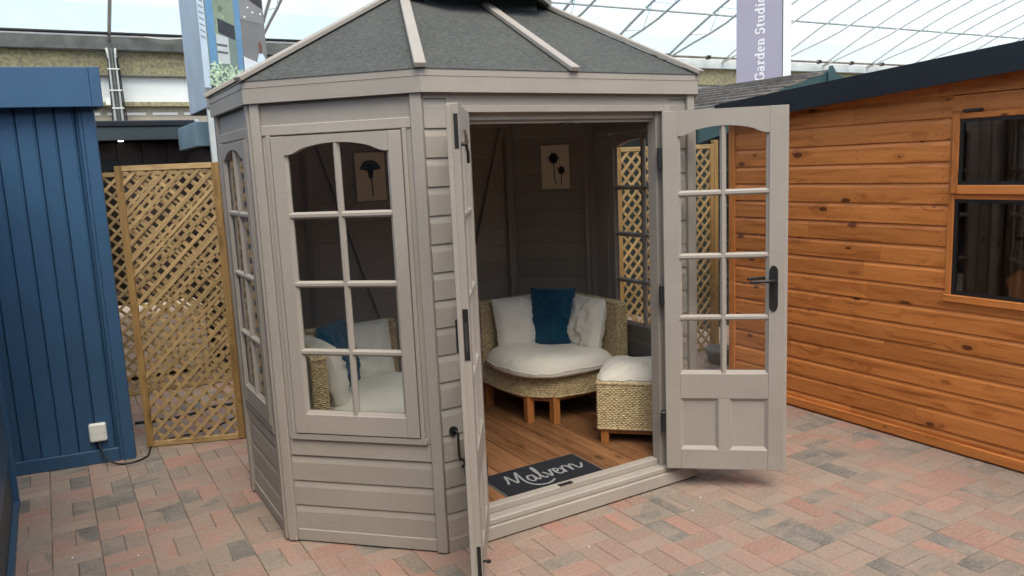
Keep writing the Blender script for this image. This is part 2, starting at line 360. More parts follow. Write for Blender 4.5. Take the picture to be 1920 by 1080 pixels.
SH = thing('summerhouse', 'taupe octagonal summerhouse with felt roof and open glazed double doors', 'summerhouse', (LW_/2, DEPTH/2, 0))
T_, TI = M['taupe'], M['taupe_shade']
ZT = 2.03
def board(face, t0, t1, z0, z1, wall):
    h = z1-z0; b = h*.70
    pr = [(-.018, z0+.0035), (-.0145, z0-.001), (.006, z0-.001), (.006, z0+b), (-.0025, z1), (-.0145, z1), (-.018, z1-.0035)]
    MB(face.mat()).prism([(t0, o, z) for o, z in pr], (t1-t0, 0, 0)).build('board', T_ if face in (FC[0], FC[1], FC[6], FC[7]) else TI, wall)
def boards(face, t0, t1, z0, z1, wall, pitch=.12):
    z = z0
    while z < z1-.02:
        e = min(z+pitch, z1)
        if z1-e < .03: e = z1
        board(face, t0, t1, z, e, wall); z = e
def arch(s, rise): s = min(1, abs(s)); return rise*(1-s*s)**.9 if s < .72 else rise*(.5059*((1-s)/.28)**1.45)
def glazed(m, x0, x1, z0, z1, zg0, zg1, st, parent, rise=.045, rows=(.914, 1.219, 1.521), th=.04, mat=T_, panel=None, yc=0.0):
    """a glazed leaf in local coordinates (x across, y through, z up): stiles, rails, arched head, bars, panes"""
    y0, y1 = yc-th/2, yc+th/2; gx0, gx1 = x0+st, x1-st; xc = (gx0+gx1)/2; hw = (gx1-gx0)/2
    bx('stile', mat, parent, (x0, y0, z0), (gx0, y1, z1), .002, m); bx('stile', mat, parent, (gx1, y0, z0), (x1, y1, z1), .002, m)
    N = 24; lo = [(gx0+(gx1-gx0)*k/N, 0, zg1+arch((gx0+(gx1-gx0)*k/N-xc)/(hw*.93), rise)) for k in range(N+1)]
    mb = MB(m)
    for k in range(N):
        a, b = lo[k], lo[k+1]
        mb.hexa([(a[0], y0+.001, a[2]), (b[0], y0+.001, b[2]), (b[0], y1-.001, b[2]), (a[0], y1-.001, a[2])], [(a[0], y0+.001, z1), (b[0], y0+.001, z1), (b[0], y1-.001, z1), (a[0], y1-.001, z1)])
    bm_clean(mb).build('head_rail', mat, parent)
    bx('bottom_rail', mat, parent, (gx0, y0+.001, z0), (gx1, y1-.001, zg0 if panel is None else panel[0]), .002, m)
    if panel:
        bx('mid_rail', mat, parent, (gx0, y0+.001, panel[1]), (gx1, y1-.001, zg0), .002, m)
        mw = .055; bx('mid_stile', mat, parent, (xc-mw/2, y0+.0015, panel[0]), (xc+mw/2, y1-.0015, panel[1]), .002, m)
        for a, b in ((gx0, xc-mw/2), (xc+mw/2, gx1)):
            pn = bx('panel', mat, parent, (a, yc-.006, panel[0]), (b, yc+.006, panel[1]), 0, m)
            mb = MB(m)
            for sgn in (-1, 1):
                ya, yb = yc+sgn*.006, yc+sgn*(th/2-.003); w = .016
                for (p, q_, dx, dz) in (((a, panel[0]), (b, panel[0]), 0, w), ((a, panel[1]), (b, panel[1]), 0, -w), ((a, panel[0]), (a, panel[1]), w, 0), ((b, panel[0]), (b, panel[1]), -w, 0)):
                    ex = .0 if dx == 0 else 0
                    p1 = (p[0]+(w if dx == 0 else 0), p[1]+(w if dz == 0 else 0)); q1 = (q_[0]-(w if dx == 0 else 0), q_[1]-(w if dz == 0 else 0))
                    mb.add([(p[0], yb, p[1]), (q_[0], yb, q_[1]), (q1[0]+dx*1, ya, q1[1]+dz*1), (p1[0]+dx*1, ya, p1[1]+dz*1)] if dx == 0 else [(p[0], yb, p[1]), (q_[0], yb, q_[1]), (q1[0]+dx, ya, q1[1]), (p1[0]+dx, ya, p1[1])], [(0,1,2,3)])
            mb.build('moulding', mat, pn if False else parent, recalc=False)
    # bars
    def bar(a, b, vertical):
        w0, w1 = .015, .006; d = th/2-.004; mb = MB(m)
        pr = [(-w0, -.004), (-w1, -d), (w1, -d), (w0, -.004), (w0, .004), (w1, d), (-w1, d), (-w0, .004)]
        if vertical: mb.prism([(a[0]+p, yc+y, a[2]) for p, y in pr], (0, 0, b[2]-a[2]))
        else: mb.prism([(a[0], yc+y, a[2]+p) for p, y in pr], (b[0]-a[0], 0, 0))
        mb.build('glazing_bar', mat, parent)
    bar((xc, 0, zg0), (xc, 0, zg1+rise+.01), True)
    for z in rows:
        bar((gx0, 0, z), (xc-.006, 0, z), False); bar((xc+.006, 0, z), (gx1, 0, z), False)
    w = .013; d = th/2-.004; mb = MB(m)               # beads round the glass
    for sg in (-1, 1):
        ya, yb = yc+sg*.004, yc+sg*d
        for x, dx in ((gx0, w), (gx1, -w)): mb.prism([(x-dx*.2, ya, zg0), (x+dx, ya, zg0), (x-dx*.2, yb, zg0)], (0, 0, zg1-zg0))
        mb.prism([(gx0, ya, zg0-.003), (gx0, ya, zg0+w*1.3), (gx0, yb, zg0-.003)], (gx1-gx0, 0, 0))
    mb.build('glazing_bead', mat, parent)
    zs = [zg0]+list(rows)+[None]
    for c in (0, 1):
        a, b = (gx0, xc) if c == 0 else (xc, gx1)
        for r in range(len(rows)+1):
            za = zs[r]
            if r < len(rows): poly = [(a, za), (b, za), (b, zs[r+1]), (a, zs[r+1])]
            else:
                top = [(x, z+.004) for x, _, z in lo if a-1e-5 <= x <= b+1e-5]
                poly = [(a, za), (b, za)]+[(x, z) for x, z in reversed(top)]
            MB(m).prism([(x, yc-.0015, z) for x, z in poly], (0, .003, 0)).build('pane', M['glass'], parent)
def bm_clean(mb):                                   # drop the hidden faces between neighbouring cells
    key = {}; 
    for f in mb.f:
        k = tuple(sorted(tuple(round(c, 5) for c in mb.v[i]) for i in f)); key.setdefault(k, []).append(f)
    mb.f = [v[0] for v in key.values() if len(v) == 1]; return mb
def part_empty(name, parent, loc):
    o = bpy.data.objects.new(name, None); o.empty_display_size = .05; return link(o, loc, parent)
for i, fc in enumerate(FC):
    nm = NAMES[i]; m = fc.mat()
    wall = part_empty('wall', SH, fc.p(fc.L/2, 0, 0)); wall['label'] = 'taupe boarded ' + nm.replace('_', ' ') + ' wall'
    L = fc.L; tr = .045
    def trim(t0, t1, z0=.007, z1=ZT, o=.024, name='corner_trim'): bx(name, T_, wall, (t0, -.02, z0), (t1, o, z1), .003, m)
    if nm == 'front':
        trim(L-.042, L+.004)
        for t0, t1 in ((.004, .106), (1.322, L-.042)): boards(fc, t0, t1, .065, ZT, wall)
        board(fc, .106, 1.322, 1.955, ZT, wall)
        # door frame
        dz = .105
        for t0, t1 in ((.106, .166), (1.284, 1.322)): trim(t0, t1, dz*0, 1.955, .016, 'door_jamb')
        bx('door_jamb', T_, wall, (.166, -.075, .10), (.196, -.012, 1.925), .002, m); bx('door_jamb', T_, wall, (1.252, -.075, .10), (1.284, -.012, 1.925), .002, m)
        bx('door_head', T_, wall, (.166, -.021, 1.925), (1.284, .014, 1.954), .002, m); bx('door_head', T_, wall, (.196, -.075, 1.895), (1.252, -.022, 1.955), .002, m)
        bx('door_stop', T_, wall, (.196, -.06, 1.880), (1.252, -.040, 1.896), .001, m)
        bx('strike_plate', M['iron'], wall, (.715, -.062, 1.874), (.775, -.030, 1.8805), .001, m)
        bx('threshold', T_, wall, (.106, -.02, .007), (L+.002, .028, .072), .004, m); bx('skirting', T_, wall, (.004, -.02, 0), (.106, .010, .064), .003, m); bx('threshold', T_, wall, (.166, -.06, .072), (1.30, .016, .104), .006, m)
        bx('threshold', T_, wall, (.196, -.085, .104), (1.252, -.035, .138), .004, m)
        bx('strike_plate', M['iron'], wall, (.63, -.06, .138), (.71, -.034, .1415), .001, m)
    elif nm in ('front_left', 'left', 'right', 'front_right'):
        to = .024 if nm in ('front_left', 'left') else .009
        trim(0, tr, o=to); trim(L-tr, L+(.004 if nm == 'front_left' else 0), o=to)
        bx('skirting', T_, wall, (tr, -.02, .007), (L-tr, .012, .064), .003, m)
        boards(fc, tr, L-tr, .064, .424, wall); bx('rail', T_, wall, (tr, -.02, .424), (L-tr, .009, .505), .003, m)
        bx('rail', T_, wall, (tr, -.02, 1.868), (L-tr, .018, 1.912), .003, m); board(fc, tr, L-tr, 1.912, ZT, wall)
        wx0, wx1 = L/2-.30, L/2+.30
        if nm == 'left': wx0, wx1 = L/2-.275, L/2+.275
        if nm == 'front_right': wx0, wx1 = L/2-.235, L/2+.235
        if nm == 'right': wx0, wx1 = .06, .735
        bx('window_jamb', T_, wall, (tr, -.02, .505), (wx0-.004, .012, 1.868), .003, m); bx('window_jamb', T_, wall, (wx1+.004, -.02, .505), (L-tr, .012, 1.868), .003, m)
        bx('window_jamb', T_, wall, (wx0-.022, .010, .53), (wx0-.004, .024, 1.868), .002, m); bx('window_jamb', T_, wall, (wx1+.004, .010, .53), (wx1+.022, .024, 1.868), .002, m)
        bx('window_sill', T_, wall, (wx0-.03, -.02, .505), (wx1+.03, .023, .533), .003, m)
        win = part_empty('window', SH, fc.p(L/2, .01, .54)); win['label'] = 'eight pane arched window in the ' + nm.replace('_', ' ') + ' wall'
        glazed(m, wx0, wx1, .538, 1.862, .628, 1.782, .058, win, .045, yc=.008)
    else:
        trim(0, tr); trim(L-tr, L); boards(fc, tr, L-tr, .064, ZT, wall); bx('skirting', T_, wall, (tr, -.02, 0), (L-tr, .012, .064), .003, m)
    # framing on the inside
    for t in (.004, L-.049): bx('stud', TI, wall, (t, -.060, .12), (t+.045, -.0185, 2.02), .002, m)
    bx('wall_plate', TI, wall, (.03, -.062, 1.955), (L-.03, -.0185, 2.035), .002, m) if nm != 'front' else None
    if nm == 'back':
        for a, b in (((L-.10, 1.93), (L-.55, .40)), ((.05, 1.97), (.50, .45))):   # diagonal braces
            dx, dz = b[0]-a[0], b[1]-a[1]; l = math.hypot(dx, dz); nx, nz = -dz/l*.022, dx/l*.022
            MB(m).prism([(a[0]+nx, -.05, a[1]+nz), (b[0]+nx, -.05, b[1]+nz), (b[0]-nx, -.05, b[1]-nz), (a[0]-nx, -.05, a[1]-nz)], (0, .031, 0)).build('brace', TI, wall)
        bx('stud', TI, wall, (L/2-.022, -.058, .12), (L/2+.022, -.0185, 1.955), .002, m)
D1, D2 = ring(-.03), ring(-.09)
for i in range(8):
    j = (i+1) % 8; MB().hexa([(*D2[i], 0), (*D1[i], 0), (*D1[j], 0), (*D2[j], 0)], [(*D2[i], .094), (*D1[i], .094), (*D1[j], .094), (*D2[j], .094)]).build('bearer', M['navy2'], SH)
# floor: boards running front to back
fl = part_empty('floor', SH, (LW_/2, DEPTH/2, .12))
x = -.55; ins = .02
while x < 1.84:
    a, b = x+.0012, min(x+.093, 1.858); cx = (a+b)/2
    ylo = max(.080, -a+.028, (b-LW_)*1.15+.03); yhi = min(DEPTH-.02, DEPTH+a-.028, DEPTH+(LW_-b)*1.15-.03)
    if yhi-ylo > .1: MB().box((a, ylo, .095), (b, yhi, .12+random.uniform(-.0006, .0006))).build('floor_board', M['deck'], fl, .002)
    x += .0955
# roof
A_, B_ = ring(.037), ring(.015)
for i in range(8):
    j = (i+1) % 8
    MB().hexa([(*B_[i], 2.006), (*A_[i], 2.006), (*A_[j], 2.006), (*B_[j], 2.006)], [(*B_[i], 2.097), (*A_[i], 2.097), (*A_[j], 2.097), (*B_[j], 2.097)]).build('fascia', T_, SH)
C_, I_ = ring(.013), ring(-.07)
sof = MB()
for i in range(8):
    j = (i+1) % 8; sof.hexa([(*I_[i], 2.032), (*C_[i], 2.032), (*C_[j], 2.032), (*I_[j], 2.032)], [(*I_[i], 2.085), (*C_[i], 2.085), (*C_[j], 2.085), (*I_[j], 2.085)])
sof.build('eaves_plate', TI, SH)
E_ = ring(.039); ZE, ZR = 2.101, 2.605
RL, RR = Vector((.345, DEPTH/2, ZR)), Vector((1.126, DEPTH/2, ZR))
ev = [Vector((p.x, p.y, ZE)) for p in E_]
facets = [(ev[0], ev[1], RR, RL), (ev[1], ev[2], RR), (ev[2], ev[3], RR), (ev[3], ev[4], RR), (ev[4], ev[5], RL, RR), (ev[5], ev[6], RL), (ev[6], ev[7], RL), (ev[7], ev[0], RL)]
for f in facets: MB().prism(f, (0, 0, -.0035)).build('felt_facet', M['felt'], SH)
mb = MB()
for f in facets: mb.add([p+Vector((0, 0, -.03)) for p in f], [tuple(range(len(f)))])
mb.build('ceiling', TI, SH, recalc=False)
def strip(a, b, name, w=.048, th=.022, up=Vector((0,0,1)), mat=T_, lift=.004):
    a, b = Vector(a), Vector(b); d = (b-a).normalized(); s = d.cross(up).normalized()*w/2; n = s.cross(d).normalized()
    if n.z < 0: n = -n
    a = a+n*lift; b = b+n*lift; n = n*th
    return MB().hexa([a-s, a+s, b+s, b-s], [a-s+n, a+s+n, b+s+n, b-s+n]).build(name, mat, SH, .003)
for i, p in enumerate(ev): strip(p+(p-(RR if i in (1,2,3,4) else RL)).normalized()*.012, RR if i in (1,2,3,4) else RL, 'hip_batten')
mid = ev[0].lerp(ev[1], .497); nf = (ev[1]-ev[0]).cross(RL-ev[0]).normalized(); strip(mid-Vector((0, .012, .006)), RL.lerp(RR, .52), 'roof_batten', up=nf)
mid = ev[4].lerp(ev[5], .5); strip(mid, RL.lerp(RR, .5), 'roof_batten')
# lantern on the ridge
bx('lantern_wall', M['navy2'], SH, (.40, .76, 2.48), (1.07, 1.075, 2.60), .003)  # dark grey wall colour stands in for the shade under the lantern cap
yc = DEPTH/2
def octo(gx, gy, cx_=.185, cy_=.18): return [(.735+a*(gx-(cx_ if k in (1, 2, 5, 6) else 0)), yc+b*(gy-(cy_ if k in (0, 3, 4, 7) else 0))) for k, (a, b) in enumerate(((1,-1),(1,-1),(-1,-1),(-1,-1),(-1,1),(-1,1),(1,1),(1,1)))]
oc = [octo(.455, .30)[k] for k in (1, 0, 7, 6, 5, 4, 3, 2)]; oi = [octo(.435, .28)[k] for k in (1, 0, 7, 6, 5, 4, 3, 2)]
for k in range(8):
    a, b, c, d = oi[k], oc[k], oc[(k+1) % 8], oi[(k+1) % 8]; MB().hexa([(*p, 2.562) for p in (a, b, c, d)], [(*p, 2.612) for p in (a, b, c, d)]).build('lantern_fascia', T_, SH)
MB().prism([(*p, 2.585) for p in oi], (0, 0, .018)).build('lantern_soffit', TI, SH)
od = [octo(.468, .313)[k] for k in (1, 0, 7, 6, 5, 4, 3, 2)]
MB().add([(*p, 2.613) for p in od]+[(.53, yc, 2.76), (.94, yc, 2.76)], [(0,1,9),(1,2,9),(2,3,9),(3,4,8,9),(4,5,8),(5,6,8),(6,7,8),(7,0,9,8),tuple(range(7,-1,-1))]).build('lantern_roof', M['felt'], SH)
MB().lathe([(.0,.19),(.018,.17),(.03,.13),(.018,.10),(.04,.08),(.04,0)], (.735, yc, 2.755), 12).build('finial', T_, SH, smooth=True)
# doors: leaf width .556, hinged at the jambs, opened outwards
DW, DH0, DH1 = .560, .108, 1.922
def door(hx, sgn, ang, lab, DW):
    a = R(ang); h = Vector((hx, -.022, 0)); ex = Vector((sgn*math.cos(a), -math.sin(a), 0)); ey = Vector((-ex.y, ex.x, 0))*sgn   # ey: towards inside when shut
    m = Matrix(((ex.x, ey.x, 0, h.x), (ex.y, ey.y, 0, h.y), (0, 0, 1, 0), (0, 0, 0, 1)))
    d = part_empty('door', SH, h+Vector((0, 0, DH0))); d['label'] = lab
    glazed(m, .003, DW, DH0, DH1, .613, 1.800, .074, d, .042, rows=(.900, 1.210, 1.521), panel=(.214, .484), th=.042)
    return d, m
dR, mR = door(1.258, -1, 139.5, 'right hand door leaf with black lever handle, swung open', .580)
dL, mL = door(.180, 1, 121.6, 'left hand door leaf with bolts on its edge, swung open', .560)
DW = .580
# furniture on the right leaf (seen from outside is y<0; the photograph shows the inner face)
for sy in (-1, 1):
    pl = [(DW-.052+.021*math.cos(t)*1.0, sy*.0215, 1.045+(.078 if math.sin(t) > 0 else -.078)+.036*math.sin(t)) for t in [2*math.pi*k/24 for k in range(24)]]
    hd = MB(mR).prism(pl, (0, sy*.004, 0)).build('handle_plate', M['iron'], dR)
    MB(mR).cyl((DW-.052, sy*.022, 1.085), (DW-.052, sy*.060, 1.085), .010).build('handle', M['iron'], dR)
    MB(mR).tube([(DW-.045, sy*.056, 1.085), (DW-.10, sy*.058, 1.086), (DW-.155, sy*.056, 1.083), (DW-.165, sy*.052, 1.082)], [.010, .008, .0075, .008]).build('handle', M['iron'], dR, smooth=True)
bx('lock_plate', M['iron'], dR, (DW-.0005, -.012, .96), (DW+.0018, .010, 1.19), 0, mR)
bx('rebate_strip', T_, dR, (DW-.002, .006, DH0), (DW+.014, .020, DH1), .002, mR)
for z in (1.70, 1.02, .36):
    bx('hinge', M['iron'], dR, (-.022, -.010, z-.052), (.004, .0240, z+.052), .004, mR)
    bx('hinge', M['iron'], dL, (-.018, -.012, z-.052), (.004, .0235, z+.052), .004, mL)
DW = .560
# bolts on the edge of the left leaf
for z0, z1 in ((1.765, 1.885), (.135, .27)):
    bx('flush_bolt', M['iron'], dL, (DW-.001, .003, z0), (DW+.002, .018, z1), 0, mL)
zb = 1.80
MB(mL).cyl((DW-.06, .021, zb-.02), (DW-.06, .040, zb-.02), .007).build('bolt_knob', M['iron'], dL)
MB(mL).tube([(DW-.06, .038, zb-.02), (DW-.085, .042, zb-.05), (DW-.11, .040, zb-.085)], .006).build('stay_hook', M['iron'], dL)
MB(mL).tube([(DW-.03, .021, .195), (DW-.03, .043, .195)], [.005, .005]).build('bolt_knob', M['iron'], dL)
MB(mL).lathe([(0, 0), (.010, .0), (.010, .007), (0, .009)], (DW-.03, .043, .19), 10).build('bolt_knob', M['iron'], dL)
bx('lock_keep', M['iron'], dL, (DW-.001, -.002, 1.0), (DW+.003, .018, 1.19), 0, mL); bx('lock_keep', M['iron'], dL, (DW-.03, -.031, 1.03), (DW+.001, -.0215, 1.15), 0, mL)
bx('lock_keep', plain('worn_iron', (.05, .05, .05), .4, .3, 20), dL, (DW+.003, .004, 1.03), (DW+.0036, .011, 1.14), 0, mL)
bx('rebate_strip', T_, dL, (DW-.002, -.0225, DH0+.004), (DW+.010, -.004, DH1-.004), .002, mL)
# cabin hook on the stub of wall left of the doors
f0 = FC[0].mat(); hz = .56
hk = MB(f0).cyl((.052, .006, hz), (.052, .016, hz), .020, 14).build('cabin_hook', M['iron'], SH)
MB(f0).tube([(.052, .015, hz), (.056, .032, hz+.004), (.062, .034, hz-.012), (.064, .030, hz-.04), (.066, .026, hz-.115), (.074, .024, hz-.135), (.088, .026, hz-.138), (.090, .030, hz-.155), (.074, .034, hz-.168)], .0055).build('hook_arm', M['iron'], hk, smooth=True)

# ------------------------------------------------------------------ inside the summerhouse
def ribbon(mb, pts, w, z):
    pts = [Vector(p) for p in pts]; n = len(pts); vs = []; ww = w if isinstance(w, (list, tuple)) else [w]*n
    for i, p in enumerate(pts):
        t = (pts[min(i+1, n-1)]-pts[max(i-1, 0)]).normalized(); s = Vector((-t.y, t.x))*ww[i]/2
        vs += [(p.x+s.x, p.y+s.y, z+i*3e-5), (p.x-s.x, p.y-s.y, z+i*3e-5)]
    mb.add(vs, [(2*i, 2*i+1, 2*i+3, 2*i+2) for i in range(n-1)])
def spline(cp, k=6):
    out = []; cp = [Vector(p) for p in cp]; n = len(cp)
    for i in range(n-1):
        p0, p1, p2, p3 = cp[max(i-1, 0)], cp[i], cp[i+1], cp[min(i+2, n-1)]
        for j in range(k):
            t = j/k; out.append(.5*((2*p1)+(p2-p0)*t+(2*p0-5*p1+4*p2-p3)*t*t+(3*p1-p0-3*p2+p3)*t**3))
    out.append(cp[-1]); return out
mx0, mx1, my0, my1 = .375, .957, .088, .398
mat_ = thing('door_mat', 'dark navy door mat with grey script lettering inside the doorway', 'door mat', ((mx0+mx1)/2, (my0+my1)/2, .12))
bx('border', plain('grey_rubber_edge', (.07, .075, .075), .8, .2, 20), mat_, (mx0, my0, .1195), (mx1, my1, .1235), .002)
bx('pile', plain('navy_mat_pile', (.008, .009, .015), .95, .4, 120, bstr=.8), mat_, (mx0+.012, my0+.012, .1225), (mx1-.012, my1-.012, .1275), .002)
strokes = [
 [(.115,.46),(.150,.60),(.175,.74),(.190,.58),(.205,.44),(.250,.60),(.300,.78),(.285,.60),(.275,.44),(.290,.30),(.345,.20),(.43,.17),(.50,.215),(.525,.25)],
 [(.400,.55),(.360,.57),(.328,.48),(.340,.38),(.375,.38),(.398,.47),(.404,.57),(.402,.45),(.412,.37),(.435,.40)],
 [(.445,.42),(.478,.58),(.494,.74),(.482,.80),(.468,.64),(.468,.44),(.488,.36),(.510,.40)],
 [(.520,.56),(.540,.46),(.552,.37),(.580,.46),(.600,.57),(.622,.55)],
 [(.625,.46),(.665,.48),(.672,.55),(.645,.57),(.625,.47),(.640,.37),(.675,.37),(.705,.42)],
 [(.700,.55),(.715,.48),(.712,.36),(.722,.48),(.748,.57),(.775,.55)],
 [(.785,.57),(.792,.47),(.790,.36),(.805,.49),(.838,.57),(.858,.48),(.860,.40),(.885,.37),(.920,.44),(.945,.52)]]
mg = plain('grey_mat_print', (.24, .245, .26), .95, .35, 90)
for k, sk in enumerate(strokes):
    mb = MB(); ribbon(mb, [(mx0+.015+(mx1-mx0-.04)*x, my0-.025+(my1-my0)*y*1.14) for x, y in spline(sk)], .0122, .1283+.0016*k*.2); mb.build('letter', mg, mat_, recalc=False)
# pictures
def picture(fc, t0, t1, z0, z1, label, kind, roll_=0):
    m = fc.mat(); p = thing('picture', label, 'picture', fc.p((t0+t1)/2, -.03, z0), 'botanical pictures on the summerhouse walls')
    bx('canvas', M['cream'], p, (t0, -.036, z0), (t1, -.0186, z1), .001, m)
    W_, H_ = t1-t0, z1-z0; mb = MB(m); y = -.0368
    def P(u, v): return (t1-u*W_, y, z0+v*H_)       # u runs left to right as seen from inside
    def leaf(u, v, ang, l, w, k=.5):
        d = (math.sin(ang), math.cos(ang)); n = (d[1], -d[0]); q = H_/W_
        pts = [(0, 0), (k*l, w), (l, 0), (k*l, -w)]
        mb.add([P(u+(a*d[0]+b*n[0])*q, v+a*d[1]+b*n[1]) for a, b in pts], [(0,1,2,3)])
    def blob(u, v, ru, rv, n=18): mb.add([P(u+ru*math.cos(2*math.pi*k/n)*H_/W_, v+rv*math.sin(2*math.pi*k/n)) for k in range(n)], [tuple(range(n))])
    def stem(pts, w):
        for (a, b), (c, d) in zip(pts, pts[1:]): mb.add([P(a-w, b), P(a+w, b), P(c+w, d), P(c-w, d)], [(0,1,2,3)])
    if kind == 'cornflower':
        blob(.50, .53, .055, .085); blob(.50, .60, .07, .05)
        for k in range(15):
            a = -1.3+2.6*k/14; leaf(.50, .61, a, .19+.05*random.random(), .016, .8)
            for da in (-.25, 0, .25): leaf(.50+math.sin(a)*.16*H_/W_, .61+math.cos(a)*.16, a+da, .07+.035*random.random(), .010)
        stem([(.51, .47), (.53, .30), (.54, .08)], .022)
    else:
        for cu, cv, r in ((.45, .70, .115), (.72, .42, .082)):
            blob(cu, cv, r*.86, r*1.02)
            for k in range(44): leaf(cu, cv, random.uniform(0, 6.28), r*(1.15+.55*random.random()), .006)
        stem([(.45, .60), (.46, .40), (.47, .22), (.53, .10)], .018); stem([(.72, .35), (.71, .20), (.70, .09)], .016)
    mb.build('silhouette', M['ink'], p, recalc=False)
picture(FC[4], LW_-.533, LW_-.335, 1.512, 1.817, 'cream canvas with dark cornflower silhouette beside a diagonal brace', 'cornflower')
picture(FC[3], FC[3].L-.452, FC[3].L-.255, 1.522, 1.820, 'cream canvas with two dark teasel heads above the corner sofa', 'teasel')

# woven seagrass furniture
def weave(mb, poly, z0, z1, closed, cw=.024, ch=.0105, out=1, bul=.006):
    """bulging strand cells over vertical faces that follow a plan polyline"""
    segs = list(zip(poly, poly[1:]+poly[:1])) if closed else list(zip(poly, poly[1:]))
    rows = max(1, round((z1-z0)/ch)); hh = (z1-z0)/rows
    for a, b in segs:
        a, b = Vector(a), Vector(b); d = b-a; L = d.length
        if L < .01: continue
        d /= L; n = Vector((d.y, -d.x))*out; cols = max(1, round(L/cw)); w = L/cols
        for r in range(rows):
            off = .5 if r % 2 else 0
            for c in range(-1 if off else 0, cols):
                t0, t1 = max(0, (c+off)*w), min(L, (c+1+off)*w)
                if t1-t0 < .003: continue
                za, zb = z0+r*hh, z0+(r+1)*hh; j = random.uniform(.75, 1.3); zz = random.uniform(-.1, .1)*hh
                vs = []
                for t, f in ((t0, 0), (t0+(t1-t0)*.28, .9), (t0+(t1-t0)*.72, .9), (t1, 0)):
                    p = a+d*t
                    for z, g in ((za, .0), (za+hh*.5, 1), (zb, .0)):
                        q = p+n*(bul*j*(f*g-.15*(1-f*g))); vs.append((q.x, q.y, z+zz*f))
                mb.add(vs, [(3*i+k, 3*i+k+3, 3*i+k+4, 3*i+k+1) for i in range(3) for k in range(2)])
def rope(mb, pts, r):                               # a plaited rim
    pts = [Vector(p) for p in pts]; dense = []
    for a, b in zip(pts, pts[1:]):
        k = max(2, int((b-a).length/.010)); dense += [a.lerp(b, i/k) for i in range(k)]
    dense.append(pts[-1]); mb.tube(dense, [r*(1+.16*math.sin(i*2.2)) for i in range(len(dense))], 8)
def pillow(m, w, h, t, seed, name, mat, parent, pinch=.05, wr=1.0, n=26):
    mb = MB(m); N = n
    for side in (1, -1):
        vs = []
        for i in range(N+1):
            for j in range(N+1):
                x, y = -1+2*i/N, -1+2*j/N
                ex, ey = 1-pinch*(1-x*x)*abs(y)**3*0, 1
                px = x*(1-pinch*(1-abs(y))**0*0)*(1-pinch*.6*(1-y*y)*abs(x)**2*-1*0)
                sx = x*(1-pinch*(1-y*y)*.5*abs(x)); sy = y*(1-pinch*(1-x*x)*.5*abs(y))
                prof = max(0, (1-abs(x)**3.2))**.55*max(0, (1-abs(y)**3.2))**.55
                q = Vector((x*2.1+seed, y*2.1, side*3.3)); wv = noise.noise(q)*.10+noise.noise(q*2.3)*.06
                e = max(abs(x), abs(y)); cr = noise.noise(Vector((x*5+y*2+seed, y*1.4, 5)))*.10*wr+noise.noise(Vector((x*1.6, y*7-x*2+seed, 9)))*.10*wr
                z = side*t/2*prof*(1+wv*2.0+cr*2.0)
                vs.append((sx*w/2, sy*h/2, z+noise.noise(Vector((sx*1.5+seed, sy*1.5, 1)))*.006))
        mb.add(vs, [(i*(N+1)+j, (i+1)*(N+1)+j, (i+1)*(N+1)+j+1, i*(N+1)+j+1) for i in range(N) for j in range(N)])
    return mb.build(name, mat, parent, smooth=True)
def slab_cushion(mb, poly, z0, z1, seed, edge=.05, droop=0, N=34):
    """a plump cushion over a convex plan polygon"""
    c = Vector((sum(p[0] for p in poly)/len(poly), sum(p[1] for p in poly)/len(poly))); A = 72; vs = []
    def rad(th):
        d = Vector((math.cos(th), math.sin(th))); best = 9
        for a, b in zip(poly, poly[1:]+poly[:1]):
            a, b = Vector(a)-c, Vector(b)-c; e = b-a; den = d.x*e.y-d.y*e.x
            if abs(den) < 1e-9: continue
            t = (a.x*e.y-a.y*e.x)/den; s = (a.x*d.y-a.y*d.x)/den
            if t > 0 and -.001 <= s <= 1.001: best = min(best, t)
        return best
    rs = [rad(2*math.pi*k/A) for k in range(A)]
    rs = [sum(rs[(k+j) % A] for j in (-2, -1, 0, 1, 2))/5 for k in range(A)]
    prof = [(0.0, 1.0), (.2, 1.02), (.4, 1.0), (.58, .97), (.72, .92), (.83, .83), (.91, .70), (.97, .52), (1.0, .32), (1.0, .15), (.97, .03), (.9, 0), (.5, 0), (0, 0)]
    for s, zf in prof:
        for k in range(A):
            th = 2*math.pi*k/A; r = rs[k]*s; x, y = c.x+r*math.cos(th), c.y+r*math.sin(th)
            z = z0+(z1-z0)*zf
            if zf > .05:
                n_ = noise.noise(Vector((x*4+seed, y*4, 0)))*.024+noise.noise(Vector((x*9+seed, y*5, 3)))*.009
                fold = noise.noise(Vector((th*6+seed, s*1.2, 7)))*.012*s*s; z += n_*(zf**.5)+fold
                rr = 1+noise.noise(Vector((th*6+seed, zf*1.5, 2)))*.016*s; x, y = c.x+(x-c.x)*rr, c.y+(y-c.y)*rr
            vs.append((x, y, z-droop*s**4))
    mb.add(vs, [(i*A+k, i*A+(k+1) % A, (i+1)*A+(k+1) % A, (i+1)*A+k) for i in range(len(prof)-1) for k in range(A)])
    mb.seam = mb.v[8*A:9*A]; return mb
